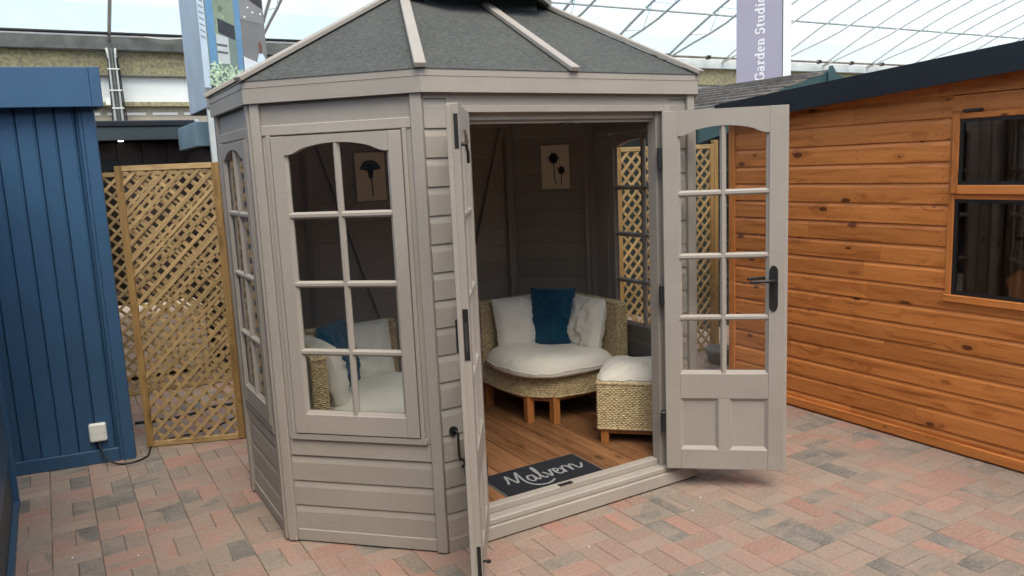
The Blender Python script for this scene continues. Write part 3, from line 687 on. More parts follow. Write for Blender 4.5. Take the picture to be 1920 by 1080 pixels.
def sofa(K, ex, ey, where):
    ex, ey = Vector(ex), Vector(ey); Lw = .70; T = .075; FZ = .12
    m = Matrix(((ex.x, ey.x, 0, K[0]), (ex.y, ey.y, 0, K[1]), (0, 0, 1, 0), (0, 0, 0, 1)))
    s = thing('corner_sofa', 'woven seagrass corner sofa on orange wooden legs ' + where, 'sofa', (K[0]+(ex.x+ey.x)*.35, K[1]+(ex.y+ey.y)*.35, FZ), 'corner sofas')
    foot = [(0, 0), (Lw, 0), (Lw, .33), (.672, .505), (.60, .60), (.505, .672), (.33, Lw), (0, Lw)]
    z0, z1, zb = .292, .43, .825
    MB(m).prism([(x, y, z0+.004) for x, y in foot], (0, 0, z1-z0-.01)).build('base', M['wicker_gap'], s)
    mb = MB(m); weave(mb, [(x*1.006, y*1.006) for x, y in foot], z0, z1, True); 
    ring_ = [(x, y, z0+.004) for x, y in foot]+[(0, 0, z0+.004)]; rope(mb, ring_, .009)
    stuff(mb.build('base_weave', M['wicker'], s, recalc=False))
    for w in (0, 1):
        def q(a, b): return (a, b) if w == 0 else (b, a)
        st = 0 if w == 0 else T
        lo = [q(st, .004), q(Lw, .004), q(Lw, T), q(T, T)] if w == 0 else [q(T, .004), q(Lw, .004), q(Lw, T), q(T, T)]
        MB(m).prism([(x, y, .40) for x, y in lo], (0, 0, zb-.41)).build('backrest', M['wicker_gap'], s)
        mb = MB(m); poly = [q(0, 0), q(Lw+.002, 0), q(Lw+.002, T+.002), q(T, T+.002)]
        weave(mb, poly, z1-.01, zb-.02, False, out=1 if w == 0 else -1)
        for k in range(4):
            f = T*(k+.5)/4; rope(mb, [(*q(.01, f), zb-.014), (*q(Lw-.006, f), zb-.014), (*q(Lw+.001, f), zb-.03)], .011)
        stuff(mb.build('backrest_weave', M['wicker'], s, recalc=False))
    def lg(x, y): bx('leg', M['leg'], s, (x-.024, y-.024, FZ), (x+.024, y+.024, z0+.01), .002, m)
    for x, y in ((.635, .520), (.520, .635), (.66, .05), (.05, .66), (.06, .06)): lg(x, y)
    for a, b in (((.635, .520), (.520, .635)), ((.66, .07), (.640, .505)), ((.07, .66), (.505, .640))):
        d_ = (Vector(b)-Vector(a)).normalized(); n_ = Vector((d_.y, -d_.x))*.009; a, b = Vector(a), Vector(b)
        MB(m).prism([(*(a+n_), z0-.030), (*(b+n_), z0-.030), (*(b-n_), z0-.030), (*(a-n_), z0-.030)], (0, 0, .034)).build('apron', M['leg'], s)
    for a, b in (): MB(m).box((min(a[0], b[0])-.011, min(a[1], b[1])-.011, z0-.035), (max(a[0], b[0])+.011, max(a[1], b[1])+.011, z0-.002)).build('apron', M['leg'], s)
    # cushions are loose things
    g = 'loose sofa cushions'
    seat = [(T+.0, T+.0), (Lw+.01, T+.0), (Lw+.045, .32), (.73, .53), (.655, .655), (.53, .73), (.32, Lw+.045), (T+.0, Lw+.01)]
    sc_ = slab_cushion(MB(m), seat, .436, .548, K[0]*7, droop=.012); o = sc_.build('seat_cushion', M['white_fab'], None, smooth=True); MB().tube(sc_.seam+sc_.seam[:1], .0042, 6).build('piping', M['white_fab'], o, smooth=True); tag(o, 'puffy white seat cushion of the corner sofa ' + where, 'cushion', g)
    def back(px, py, yaw, w, h, t, mat, lab, zc, seed, lean=.22):
        mm = m @ Matrix.Translation((px, py, zc)) @ Matrix.Rotation(yaw, 4, 'Z') @ Matrix.Rotation(R(90)-lean, 4, 'X')
        tag(pillow(mm, w, h, t, seed, 'back_cushion', mat, None, wr=1.2), lab, 'cushion', g)
    # yaw so that the pillow's face (local +z after the tilt) looks towards +x+y
    back(.43, T+.085, R(180), .40, .34, .15, M['white_fab'], 'white back cushion against the wing of the sofa ' + where + ', far from the blue one', .685, K[0]*3+1) if False else None
    back(.44, T+.075, R(180), .40, .36, .16, M['white_fab'], 'white back cushion on the right hand wing of the sofa ' + where, .665, K[0]*3+1)
    back(T+.075, .44, R(90), .40, .36, .16, M['white_fab'], 'white back cushion on the left hand wing of the sofa ' + where, .665, K[0]*3+5)
    back(.275, .275, R(135), .30, .40, .14, M['blue_fab'], 'petrol blue cushion propped in the corner of the sofa ' + where, .690, K[0]*3+9, .20)
sofa((1.69, 1.52), (0, -1), (-1, 0), 'below the teasel picture')
sofa((-.350, 1.410), (1, 0), (0, -1), 'below the cornflower picture')
# footstool
fo = Vector((1.165, .437)); er = Vector((q2, -q2)); eb = Vector((q2, q2))
mF = Matrix(((er.x, eb.x, 0, fo.x), (er.y, eb.y, 0, fo.y), (0, 0, 1, 0), (0, 0, 0, 1)))
ft = thing('footstool', 'square woven seagrass footstool on orange wooden legs behind the doorway', 'footstool', (fo.x+.2*q2*2, fo.y, .12))
fw, fd = .46, .42; MB(mF).prism([(0, 0, .215), (fw, 0, .215), (fw, fd, .215), (0, fd, .215)], (0, 0, .258)).build('body', M['wicker_gap'], ft)
mb = MB(mF); fp = [(-.003, -.003), (fw+.003, -.003), (fw+.003, fd+.003), (-.003, fd+.003)]; weave(mb, fp, .212, .47, True, .024, .0105)
rope(mb, [(0, 0, .474), (fw, 0, .474), (fw, fd, .474), (0, fd, .474), (0, 0, .474)], .011); rope(mb, [(0, 0, .214), (fw, 0, .214), (fw, fd, .214), (0, fd, .214), (0, 0, .214)], .009)
stuff(mb.build('body_weave', M['wicker'], ft, recalc=False))
for x, y in ((.035, .03), (fw-.035, .03), (fw-.035, fd-.03), (.035, fd-.03)): bx('leg', M['leg'], ft, (x-.022, y-.022, .12), (x+.022, y+.022, .22), .002, mF)
bx('apron', M['leg'], ft, (.057, .02, .178), (fw-.057, .04, .216), .001, mF)
sc_ = slab_cushion(MB(mF), [(-.005, .0), (fw, .0), (fw, fd), (-.005, fd)], .475, .560, 4.4, droop=.008); o = sc_.build('footstool_cushion', M['white_fab'], None, smooth=True); MB().tube(sc_.seam+sc_.seam[:1], .0042, 6).build('piping', M['white_fab'], o, smooth=True)
tag(o, 'white square cushion lying on the seagrass footstool', 'cushion')

# ------------------------------------------------------------------ orange boarded cabin
CX = 2.84; CY0, CY1 = -3.6, 1.05
cab = thing('log_cabin', 'orange stained timber cabin with dark navy roof edge and black-edged window', 'cabin', (CX+1.2, -1.2, 0))
WY0, WY1, WZ0, WZ1 = -1.62, -.535, .855, 1.872
def cboard(y0, y1, z0, z1, split=True):
    if split and y1-y0 > 1.2:                      # butt joint somewhere along the run
        yj = random.uniform(max(y0+.3, -.95), y1-.35); cboard(y0, yj-.0006, z0, z1, False); cboard(yj+.0006, y1, z0, z1, False); return
    h = z1-z0; pr = [(CX+.02, z0+.001), (CX, z0+.0005), (CX-.003, z0+.003), (CX-.003, z1-.026), (CX+.006, z1-.006), (CX+.006, z1), (CX+.02, z1)]
    MB().prism([(x, y0, z) for x, z in pr], (0, y1-y0, 0)).build('board', M['cedar'], cab)
def zr(y): return 2.047-.0645*(y-1.06)
z = 1.613-.1155*14; zs = []
while z < 2.20: zs.append(z); z += .1155
for z in zs:
    z0, z1 = z, z+.1155
    y1 = min(CY1, 1.06-(z1+.02-2.047)/.0645)
    if y1 < CY1-.01 and y1 > CY0:
        ye = min(CY1, 1.06-(z0+.05-2.047)/.0645)
        if ye > y1+.05: MB().prism([(CX-.003, y1, z0+.003), (CX-.003, ye, z0+.003), (CX-.003, ye, max(z0+.004, zr(ye)-.045)), (CX-.003, y1, z1)], (.02, 0, 0)).build('board', M['cedar'], cab)
    if y1 < CY0+.3: continue
    if z1 > WZ0 and z0 < WZ1:
        cboard(WY1, y1, z0, z1); cboard(CY0, WY0, z0, z1)
        if z0 < WZ0-.004: MB().box((CX-.003, WY0, z0+.003), (CX+.02, WY1, WZ0)).build('board', M['cedar'], cab)
        if z1 > WZ1+.004: MB().box((CX-.003, WY0, WZ1), (CX+.02, WY1, z1-.004)).build('board', M['cedar'], cab)
    else: cboard(CY0, y1, z0, z1)
bx('base_board', M['cedar'], cab, (CX-.022, CY0, .012), (CX+.02, CY1, .066), .003)
MB().box((CX-.012, CY1-.045, 0), (CX+.02, CY1+.012, 1.94)).build('corner_trim', M['cedar_v'], cab, .003)
MB().box((CX-.004, CY1+.012, 0.0), (CX+2.6, CY1-.02, 1.94)).build('end_wall', M['cedar_v'], cab)
MB().box((CX+2.55, CY0, 0), (CX+2.6, CY1-.03, 2.05)).build('back_wall', M['cedar_in'], cab); MB().box((CX+.03, CY0-.02, 0), (CX+2.6, CY0, 2.05)).build('end_wall', M['cedar_in'], cab)
MB().box((CX+.02, CY0, .01), (CX+2.55, CY1-.03, .05)).build('floor', M['deck'], cab)
for k in range(9): bx('lining_board', M['cedar_in'], cab, (CX+1.30, -2.6+k*.26, .05), (CX+1.32+.004*(k % 2), -2.6+k*.26+.255, 2.0), .004)
for z in zs[1:]:                                    # nail heads in pairs
    for y in (.98, .52, .05, -.49):
        for dz in (.03, .075):
            yy = y+random.uniform(-.012, .012)
            if z+dz < 1.93: MB().add([(CX-.0036, yy+.0035*math.cos(k), z+dz+.0035*math.sin(k)) for k in [6.283*j/6 for j in range(6)]], [tuple(range(6))]).build('nail', M['rust_dark'], cab, recalc=False)
# roof: rises towards the viewer
def rslab(x0, x1, dz0, dz1, y0, y1, name, mat): MB().hexa([(x0, y0, zr(y0)+dz0), (x1, y0, zr(y0)+dz0), (x1, y1, zr(y1)+dz0), (x0, y1, zr(y1)+dz0)], [(x0, y0, zr(y0)+dz1), (x1, y0, zr(y0)+dz1), (x1, y1, zr(y1)+dz1), (x0, y1, zr(y1)+dz1)]).build(name, mat, cab)
rslab(2.722, 2.742, -.135, .003, CY0-.2, 1.09, 'roof_fascia', M['navy']); rslab(2.742, 5.6, -.06, 0, CY0-.2, 1.088, 'roof', M['navy2'])
rslab(2.742, CX+.03, -.075, -.0605, CY0-.19, 1.08, 'soffit', M['cedar'])
# window
wd = part_empty('window', cab, (CX, (WY0+WY1)/2, WZ0)); wd['label'] = 'tall window with a small top light and black gasket'
FRM = M['cedar_v']
bx('frame', FRM, wd, (CX-.012, WY1-.030, WZ0), (CX+.03, WY1+.002, WZ1+.004), .003); bx('frame', FRM, wd, (CX-.012, WY0, WZ0), (CX+.03, WY0+.032, WZ1), .003)
bx('sill', M['cedar'], wd, (CX-.020, WY0-.01, WZ0-.002), (CX+.03, WY1+.008, WZ0+.038), .004); bx('frame', M['cedar'], wd, (CX-.013, WY0, WZ1-.012), (CX+.03, WY1-.001, WZ1+.006), .003)
bx('transom', M['cedar'], wd, (CX-.010, WY0+.03, 1.412), (CX+.03, WY1-.03, 1.440), .002)
for a, b, pr in ((1.442, 1.862, .024), (.893, 1.412, .0)):
    if pr:
        bx('sash', FRM, wd, (CX-.028, WY1-.052, a), (CX+.0, WY1-.016, b), .004); bx('sash', M['cedar'], wd, (CX-.0285, WY0+.02, a-.002), (CX, WY1-.052, a+.046), .004); bx('sash', M['cedar'], wd, (CX-.0285, WY0+.02, b-.03), (CX, WY1-.052, b), .004)
        y1, za, zb, xo = WY1-.052, a+.046, b-.03, CX-.020
    else: y1, za, zb, xo = WY1-.030, a, b, CX-.004
    gk = MB(); g = .018
    gk.box((xo, y1-g, za), (xo+.02, y1, zb)); gk.box((xo, WY0+.05, za), (xo+.02, y1-g, za+g)); gk.box((xo, WY0+.05, zb-g), (xo+.02, y1-g, zb)); gk.build('gasket', M['black_pl'], wd)
    bx('pane', M['glass_dark'], wd, (xo+.010, WY0+.05, za+g*.5), (xo+.014, y1-g*.5, zb-g*.5))
bx('vent', M['brownclad'], wd, (CX-.032, -.70, WZ1-.004), (CX-.012, -.60, WZ1+.010), .002)
# a chair seen dimly through the glass
chn = thing('wooden_chair', 'orange wooden chair with wavy back dimly seen through the cabin window', 'chair', (CX+.55, -.80, .05))
mb = [(0, 0), (.05, .08), (.03, .18), (.06, .30), (.02, .42), (.10, .48), (.14, .40), (.12, .2), (.13, 0)]
for k in range(3): MB().prism([(CX+.40+.09*k, -.62-.16*k-a, .52+b) for a, b in mb], (.02, 0, 0)).build('back_slat', M['cedar_v'], chn)
bx('seat', M['cedar_v'], chn, (CX+.30, -1.15, .48), (CX+.70, -.60, .52), .004)
for x, y in ((.32, -.64), (.68, -.64), (.32, -1.11), (.68, -1.11)): bx('leg', M['cedar_v'], chn, (CX+x-.02, y-.02, .05), (CX+x+.02, y+.02, .48))

# ------------------------------------------------------------------ lattice screens
def lattice(p0, p1, z0, z1, label, posts=(), sp=.0665, sw=.021, group='diagonal lattice screens', fw=.042):
    p0, p1 = Vector(p0), Vector(p1); d = (p1-p0); L = d.length; d.normalize(); n = Vector((d.y, -d.x))   # n faces the viewer
    m = Matrix(((d.x, n.x, 0, p0.x), (d.y, n.y, 0, p0.y), (0, 0, 1, 0), (0, 0, 0, 1)))
    t = thing('lattice_screen', label, 'lattice', (*(p0+d*L/2), 0), group); ang = math.atan2(d.y, d.x)
    for a in (0, L-fw): bx('batten', M['lattice_v'], t, (a, -.004, z0), (a+fw, .022, z1), .002, m)
    for z in (z0, z1-.034): bx('rail', M['lattice'], t, (fw, -.003, z), (L-fw, .020, z+.034), .002, m)
    step = sp*math.sqrt(2); H = z1-z0
    for lay, (sg, o) in enumerate(((1, .010), (-1, .001))):
        c = -H if sg > 0 else 0
        lo, hi = (-H, L) if sg > 0 else (0, L+H)
        c = lo+step*.6
        while c < hi:
            # line x = c + sg*(z-z0) for sg>0 ; x = c-(z-z0) for sg<0
            za = max(0, (fw*.6-c) if sg > 0 else c-(L-fw*.6)); zb = min(H, (L-fw*.6-c) if sg > 0 else c-fw*.6)
            za = max(za, .012); zb = min(zb, H-.012)
            if zb-za > .03:
                xa, xb = c+sg*za, c+sg*zb; cx, cz = (xa+xb)/2, z0+(za+zb)/2; l = (zb-za)*math.sqrt(2)
                me = bpy.data.meshes.new('slat'); k = sw/2*random.uniform(.94, 1.06); h = .0045
                vs = [(-l/2, -h, -k), (l/2, -h, -k), (l/2, h, -k), (-l/2, h, -k), (-l/2, -h, k), (l/2, -h, k), (l/2, h, k), (-l/2, h, k)]
                me.from_pydata(vs, [], [(0,3,2,1),(4,5,6,7),(0,1,5,4),(1,2,6,5),(2,3,7,6),(3,0,4,7)]); me.materials.append(M['lattice'])
                o_ = bpy.data.objects.new('slat', me); w = p0+d*cx+n*(o+random.uniform(-.0006, .0006)); link(o_, (w.x, w.y, cz), t)
                o_.rotation_euler = (Matrix.Rotation(ang, 3, 'Z') @ Matrix.Rotation(-sg*math.pi/4, 3, 'Y')).to_euler()
            c += step
    for px, py, h, mt in posts: bx('post', M[mt], t, (px-.022, py-.022, 0), (px+.022, py+.022, h), .003, m)
    return t
lattice((-.976, 2.419), (-.408, 2.203), .004, 1.797, 'treated pine lattice screen between blue shed and summerhouse, with double brown posts', posts=((.608+.022, -.006, 1.80, 'lattice_v'), (.608+.070, -.010, 1.80, 'post')))
lattice((-1.35, 3.87), (-.05, 3.80), .004, 1.775, 'treated pine lattice screen standing behind the nearer lattice by the blue shed')
lattice((2.50, 1.93), (3.535, 1.93), .03, 1.795, 'pale lattice screen seen through the right door glass', posts=((1.035+.025, 0, 1.83, 'lattice_v'),), sp=.069)

# ------------------------------------------------------------------ blue shed on the left
a0, a1 = Vector((-2.45, 2.487)), Vector((-1.062, 2.251)); bd = (a1-a0).normalized(); bn = Vector((bd.y, -bd.x)); BL = (a1-a0).length
mB = Matrix(((bd.x, bn.x, 0, a0.x), (bd.y, bn.y, 0, a0.y), (0, 0, 1, 0), (0, 0, 0, 1)))
bs = thing('blue_shed', 'blue painted shed with vertical tongue and groove boards and deep fascia', 'shed', (*(a0+bd*BL/2-bn*.6), 0))
x = 0.0
while x < BL-.095:
    e = min(x+.1000, BL-.088)
    pr = [(x, -.016), (x+.007, 0), (e-.012, 0), (e-.008, -.005), (e-.004, -.005), (e, -.016)]
    MB(mB).prism([(a, b, .085) for a, b in pr], (0, 0, 2.10)).build('board', M['blue'], bs); x += .1000
bx('corner_trim', M['blue'], bs, (BL-.088, -.02, 0), (BL-.066, .006, 2.18), .003, mB); bx('corner_trim', M['blue'], bs, (BL-.066, -.02, 0), (BL, .014, 2.18), .003, mB)
bx('base_board', M['blue'], bs, (0, -.02, .0), (BL-.088, .012, .085), .004, mB); bx('backing', M['bluedark'], bs, (0, -.04, 0), (BL-.001, -.0165, 2.18), 0, mB)
MB().prism([(a1.x-.004, a1.y+.021, 0), (a1.x-.10, a1.y+1.6, 0), (a1.x-.14, a1.y+1.6, 0), (a1.x-.044, a1.y+.03, 0)], (0, 0, 2.18)).build('side_wall', M['blue'], bs)
bx('roof_fascia', M['blue'], bs, (0, .075, 2.132), (BL+.062-.055, .10, 2.352), .003, mB); bx('roof_fascia', M['blue'], bs, (BL+.062-.055, .074, 2.131), (BL+.062, .103, 2.353), .003, mB)
fe = mB @ Vector((BL+.060, .0735, 0))
MB().prism([(fe.x, fe.y, 2.132), (fe.x-.12, fe.y+1.7, 2.132), (fe.x-.145, fe.y+1.7, 2.132), (fe.x-.025, fe.y, 2.132)], (0, 0, .219)).build('roof_fascia', M['blue'], bs)
lf_ = mB @ Vector((0, .0735, 0))
for nm_, mt_, za_, h_ in (('soffit', M['bluedark'], 2.15, .02), ('roof', M['navy2'], 2.33, .016)): MB().prism([(fe.x-.026, fe.y, za_), (fe.x-.146, fe.y+1.7, za_), (lf_.x, lf_.y+1.7, za_), (lf_.x, lf_.y, za_)], (0, 0, h_)).build(nm_, mt_, bs)
for z in (2.19, 2.27): MB(mB).cyl((BL+.062-.027, .102, z), (BL+.062-.027, .1045, z), .003, 8).build('screw', M['iron'], bs)
# socket box and cable
jb = thing('junction_box', 'white plastic junction box screwed low on the blue boards', 'junction box', tuple(mB @ Vector((BL-.185, .02, .13))))
bx('lid', M['white_pl'], jb, (BL-.238, .0, .145), (BL-.143, .034, .258), .008, mB)
for xx in (BL-.228, BL-.153): MB(mB).cyl((xx, .0335, .20), (xx, .0355, .20), .004, 10).build('screw', M['steel'], jb)
def W_(x, y, z): return tuple(mB @ Vector((x, y, z)))
pts = spline([W_(BL-.195, .02, .148), W_(BL-.185, .035, .11), W_(BL-.15, .07, .035), W_(BL-.08, .10, .008), W_(BL-.0, .10, .007), (-1.0, 2.22, .007), (-.97, 2.36, .007), (-.93, 2.46, .008), (-.70, 2.50, .007), (-.45, 2.62, .007), (-.2, 2.9, .007)], 6)
tag(MB().tube(pts, .0055, 8).build('cable', M['black_pl'], None, smooth=True), 'black cable looping from the junction box across the paving', 'cable')
tag(MB().tube(spline([(-1.0, 3.0, .008), (-.7, 2.95, .008), (-.45, 3.05, .01), (-.1, 3.0, .008)]), .012, 8).build('hose', M['black_pl'], None, smooth=True), 'dark hose lying on paving behind the lattice', 'hose')
# nearer blue unit at the picture edge
nu = thing('blue_cabin', 'nearer blue cabin with dark glazed lower panel, only its corner showing', 'cabin', (-2.2, .3, 0))
bx('corner_post', M['blue'], nu, (-1.715, 1.815, 0), (-1.672, 1.86, 2.1), .003); bx('base_rail', M['bluedark'], nu, (-1.710, -1.5, 0), (-1.675, 1.8145, .035), .002)
MB().box((-1.715, -1.5, .035), (-1.700, 1.8145, .30)).build('dark_pane', M['navy2'], nu); MB().box((-1.712, -1.5, .30), (-1.688, 1.8145, 2.1)).build('side_panel', M['bluedark'], nu, .002)
bx('body', M['bluedark'], nu, (-3.6, -1.5, 0), (-1.72, 1.85, 2.1), .003); bx('roof', M['navy'], nu, (-3.7, -1.65, 2.10), (-1.60, 1.95, 2.22), .004)
# ------------------------------------------------------------------ things beyond
# dark cabin behind the lattice
dk = thing('dark_cabin', 'dark brown clad cabin with charcoal roof edge behind the lattice', 'cabin', (-1.6, 5.8, 0))
for k in range(14): bx('cladding_board', M['brownclad'], dk, (-3.1+.215*k, 5.25, 0), (-3.1+.215*k+.210, 5.27+.004*(k % 3), 2.06), .003)
bx('wall', M['brownclad'], dk, (-3.1, 5.275, 0), (-.10, 7.2, 2.06)); bx('roof_fascia', M['navy2'], dk, (-3.2, 4.99, 2.072), (-.07, 5.01, 2.19), .003); bx('roof_edge', M['navy'], dk, (-3.2, 4.975, 2.19), (-.065, 5.02, 2.247), .01)
bx('roof', M['navy2'], dk, (-3.2, 5.01, 2.075), (-.075, 7.3, 2.235)); bx('end_trim', M['steel'], dk, (-.065, 5.0, 2.06), (-.03, 5.03, 2.25), .002)
MB().cyl((-.70, 5.14, 2.068), (-.70, 5.14, 2.074), .022).build('spotlight', M['lampdisc'], dk)
dd = bx('door', M['navy'], dk, (-1.25, 5.235, 0), (-.72, 5.252, 1.90), .003); bx('pane', M['glass_dark'], dd, (-1.18, 5.228, .2), (-.79, 5.2345, 1.82))
bg = thing('blue_grey_cabin', 'small blue grey cabin partly hidden behind the summerhouse corner', 'cabin', (.2, 4.6, 0))
bx('roof_fascia', M['greyblue'], bg, (-.225, 4.0, 1.965), (.9, 5.0, 2.165), .004); bx('wall', M['brownclad'], bg, (-.17, 4.1, 0), (.9, 4.95, 1.964), .003)
for k in range(12): bx('board', M['brownclad'], bg, (-.172-.004*(k % 2), 4.09, .1+.15*k), (.4, 4.0985, .24+.15*k), .003)
# pale platform
pp = thing('timber_platform', 'pale timber decking platform on the ground behind the lattice screens', 'platform', (-1.0, 4.75, 0))
for k in range(8): bx('plank', M['pale_board'], pp, (-2.2, 4.35+.0, .05+.066*k), (-.25, 4.37+.003*(k % 2), .05+.066*k+.062), .003)
bx('deck', M['pale_board'], pp, (-2.2, 4.375, .03), (-.25, 4.93, .585), .003)
# steel post beside the summerhouse, picture sign on top of it
sg = thing('picture_sign', 'tall box sign with printed photo of a garden room, raised on posts', 'sign', (-.07, 3.4, 0))
sx0, sx1, sy0, sy1, sz0, sz1 = -.296, .158, 3.02, 3.76, 2.198, 3.35
bx('box', M['pale_blue'], sg, (sx0, sy0, sz0), (sx1, sy1, sz1), .003); bx('underside', M['ink'], sg, (sx0+.004, sy0+.004, sz0-.004), (sx1-.004, sy1-.004, sz0-.0005))
bx('post', M['steel'], sg, (-.293, 3.03, 0), (-.255, 3.07, sz0-.004), .002)
for k in range(3): bx('post', M['greyblue'], sg, (-.250+.009*k, 3.04, 0), (-.245+.009*k, 3.06, sz0-.004))
bx('post', M['steel_pale'], sg, (.10, 3.6, 0), (.14, 3.64, sz0-.004), .002)
pf_ = []
def flat(name, col, poly, k=1):                      # printed shapes, in fractions of the visible face
    y = sy0-.0006*k-.001; Wd, Hd = sx1-sx0, 3.00-2.17
    mat = plain('print_'+name, col, .45, .10, 9)
    MB().prism([(sx0+Wd*u, y, 2.17+Hd*v) for u, v in poly], (0, .0005, 0)).build(name, mat, sg)
H_ = 1.4
for k in range(26):
    u, v = random.uniform(.20, .50), random.uniform(.70, 1.36); r_ = random.uniform(.012, .035); c_ = random.uniform(.5, 1.5)
    flat('printed_foliage', (.20*c_, .27*c_, .20*c_), [(u+r_*1.4*math.cos(j)*random.uniform(.6, 1.2), v+r_*math.sin(j)*random.uniform(.6, 1.2)) for j in [6.283*q/7 for q in range(7)]], 3.3+.02*k)
for k in range(8): flat('printed_louvre', (.22, .24, .27), [(.015, .62+.05*k), (.085, .60+.05*k), (.085, .615+.05*k), (.015, .635+.05*k)], 4.6)
for k in range(5): flat('printed_chair', (.07, .075, .085) if k % 2 else (.66, .68, .70), [(.66+.04*k, .20), (.675+.04*k, .20), (.69+.035*k, .40-.02*k), (.68+.035*k, .40-.02*k)], 7.2)
flat('printed_planter', (.05, .055, .07), [(.10, .10), (.30, .10), (.30, .22), (.10, .24)], 6.5)
flat('printed_room', (.17, .17, .175), [(0,.03),(1,.03),(1,H_),(0,H_)])
flat('printed_window', (.16, .22, .20), [(.10,.03),(.56,.03),(.56,H_),(.10,H_)], 2)
flat('printed_garden', (.20, .26, .19), [(.20,.62),(.54,.70),(.54,H_),(.20,H_)], 3)
flat('printed_dark', (.03, .035, .045), [(.28,.66),(.53,.60),(.53,.72),(.28,.78)], 4)
flat('printed_wall', (.45, .50, .52), [(.24,.40),(.42,.40),(.42,.62),(.24,.65)], 4)
flat('printed_slats', (.10, .11, .12), [(.24,.55),(.40,.54),(.40,.56),(.24,.57)], 5); flat('printed_slats', (.10, .11, .12), [(.24,.49),(.40,.48),(.40,.50),(.24,.51)], 5)
flat('printed_frame', (.45, .55, .66), [(.0,.2),(.10,.2),(.10,H_),(.0,H_)], 4)
flat('printed_post', (.11, .25, .42), [(.12,.30),(.23,.30),(.23,H_),(.12,H_)], 6); flat('printed_post', (.11, .24, .40), [(.54,.26),(.63,.26),(.63,H_),(.54,H_)], 6)
flat('printed_ceiling', (.030, .028, .033), [(.60,1.02),(.985,.87),(.985,H_),(.60,H_)], 4); flat('printed_soffit', (.22, .22, .23), [(.63,.78),(.985,.74),(.985,.869),(.63,1.0)], 4)
flat('printed_table', (.60, .64, .70), [(.62,.30),(.84,.28),(.84,.42),(.62,.47)], 6)
for u, v in ((.88,.98),(.76,.88),(.83,.84),(.95,.83),(.70,.80)): flat('printed_light', (.9, .9, .85), [(u+.014*math.cos(k), v+.008*math.sin(k)) for k in [6.283*j/8 for j in range(8)]], 7)
flat('printed_shirt', (.55, .68, .85), [(.84,.34),(.97,.34),(.97,.45),(.93,.50),(.87,.49),(.84,.43)], 8); flat('printed_head', (.13, .065, .05), [(.885,.50),(.925,.49),(.935,.56),(.91,.60),(.88,.58)], 9); flat('printed_trousers', (.03, .035, .06), [(.86,.28),(.95,.28),(.95,.34),(.86,.34)], 9)
lf = MB(); lf2 = MB(); Wd, Hd = sx1-sx0, 3.0-2.17
for k in range(260):
    u, v = random.uniform(.10, .58), random.uniform(.08, .40); v = .08+(v-.08)*(1-.5*max(0, u-.2))
    a = random.uniform(0, 6.28); l, w = random.uniform(.022, .044), .009
    x, z = sx0+Wd*u, 2.17+Hd*v; c, s_ = math.cos(a), math.sin(a); y = sy0-.0068-.00001*k
    lf.add([(x, y, z), (x+c*l*.5-s_*w, y, z+s_*l*.5+c*w), (x+c*l, y, z+s_*l), (x+c*l*.5+s_*w, y, z+s_*l*.5-c*w)], [(0,1,2,3)])
for k in range(46):
    u = random.uniform(.42, .88); a = random.uniform(1.0, 2.3); l = random.uniform(.05, .2); x, z = sx0+Wd*u, 2.17+Hd*random.uniform(.02, .16); y = sy0-.010-.00001*k
    lf2.add([(x, y, z), (x+.006, y, z), (x+math.cos(a)*l+.002, y, z+math.sin(a)*l)], [(0,1,2)])
lf.build('printed_leaves', plain('print_leaves', (.42, .56, .40), .5, .45, 40), sg, recalc=False); lf2.build('printed_grasses', plain('print_grasses', (.27, .12, .10), .5, .5, 30), sg, recalc=False)
# mauve totem with lettering
pc = Vector((6.80, 4.0)); vw = Vector((.76, .65)).normalized(); rt = Vector((vw.y, -vw.x)); a = R(10.5)
fd_ = -rt*math.cos(a)+vw*math.sin(a); sd_ = rt*math.sin(a)+vw*math.cos(a); TW = .575
tt = thing('lettered_totem', 'tall mauve square totem sign with white vertical lettering', 'sign', (*(pc+fd_*TW/2+sd_*TW/2), 0))
def q3(u, w, z): p = pc+fd_*u+sd_*w; return (p.x, p.y, z)
def slab(name, mat, u0, u1, w0, w1, z0, z1): MB().hexa([q3(u0,w0,z0), q3(u1,w0,z0), q3(u1,w1,z0), q3(u0,w1,z0)], [q3(u0,w0,z1), q3(u1,w0,z1), q3(u1,w1,z1), q3(u0,w1,z1)]).build(name, mat, tt)
slab('box', M['steel_pale'], .004, TW-.002, .006, TW, 0, 4.5); slab('front_panel', M['mauve'], .006, TW, -.002, .004, .05, 4.5); slab('edge_strip', M['navy2'], 0, .008, -.004, .012, .03, 4.5)
def arc(cx, cy, rx, ry, a0, a1, n=14): return [(cx+rx*math.cos(R(a0+(a1-a0)*k/n)), cy+ry*math.sin(R(a0+(a1-a0)*k/n))) for k in range(n+1)]
def bowl(cx, cy, rx, ry): return [(arc(cx, cy, rx, ry, 0, 360, 20), 'ring')]
T2, T1 = .17, .085
def serif(x, y, w=.34): return ([(x-w/2, y), (x+w/2, y)], T1)
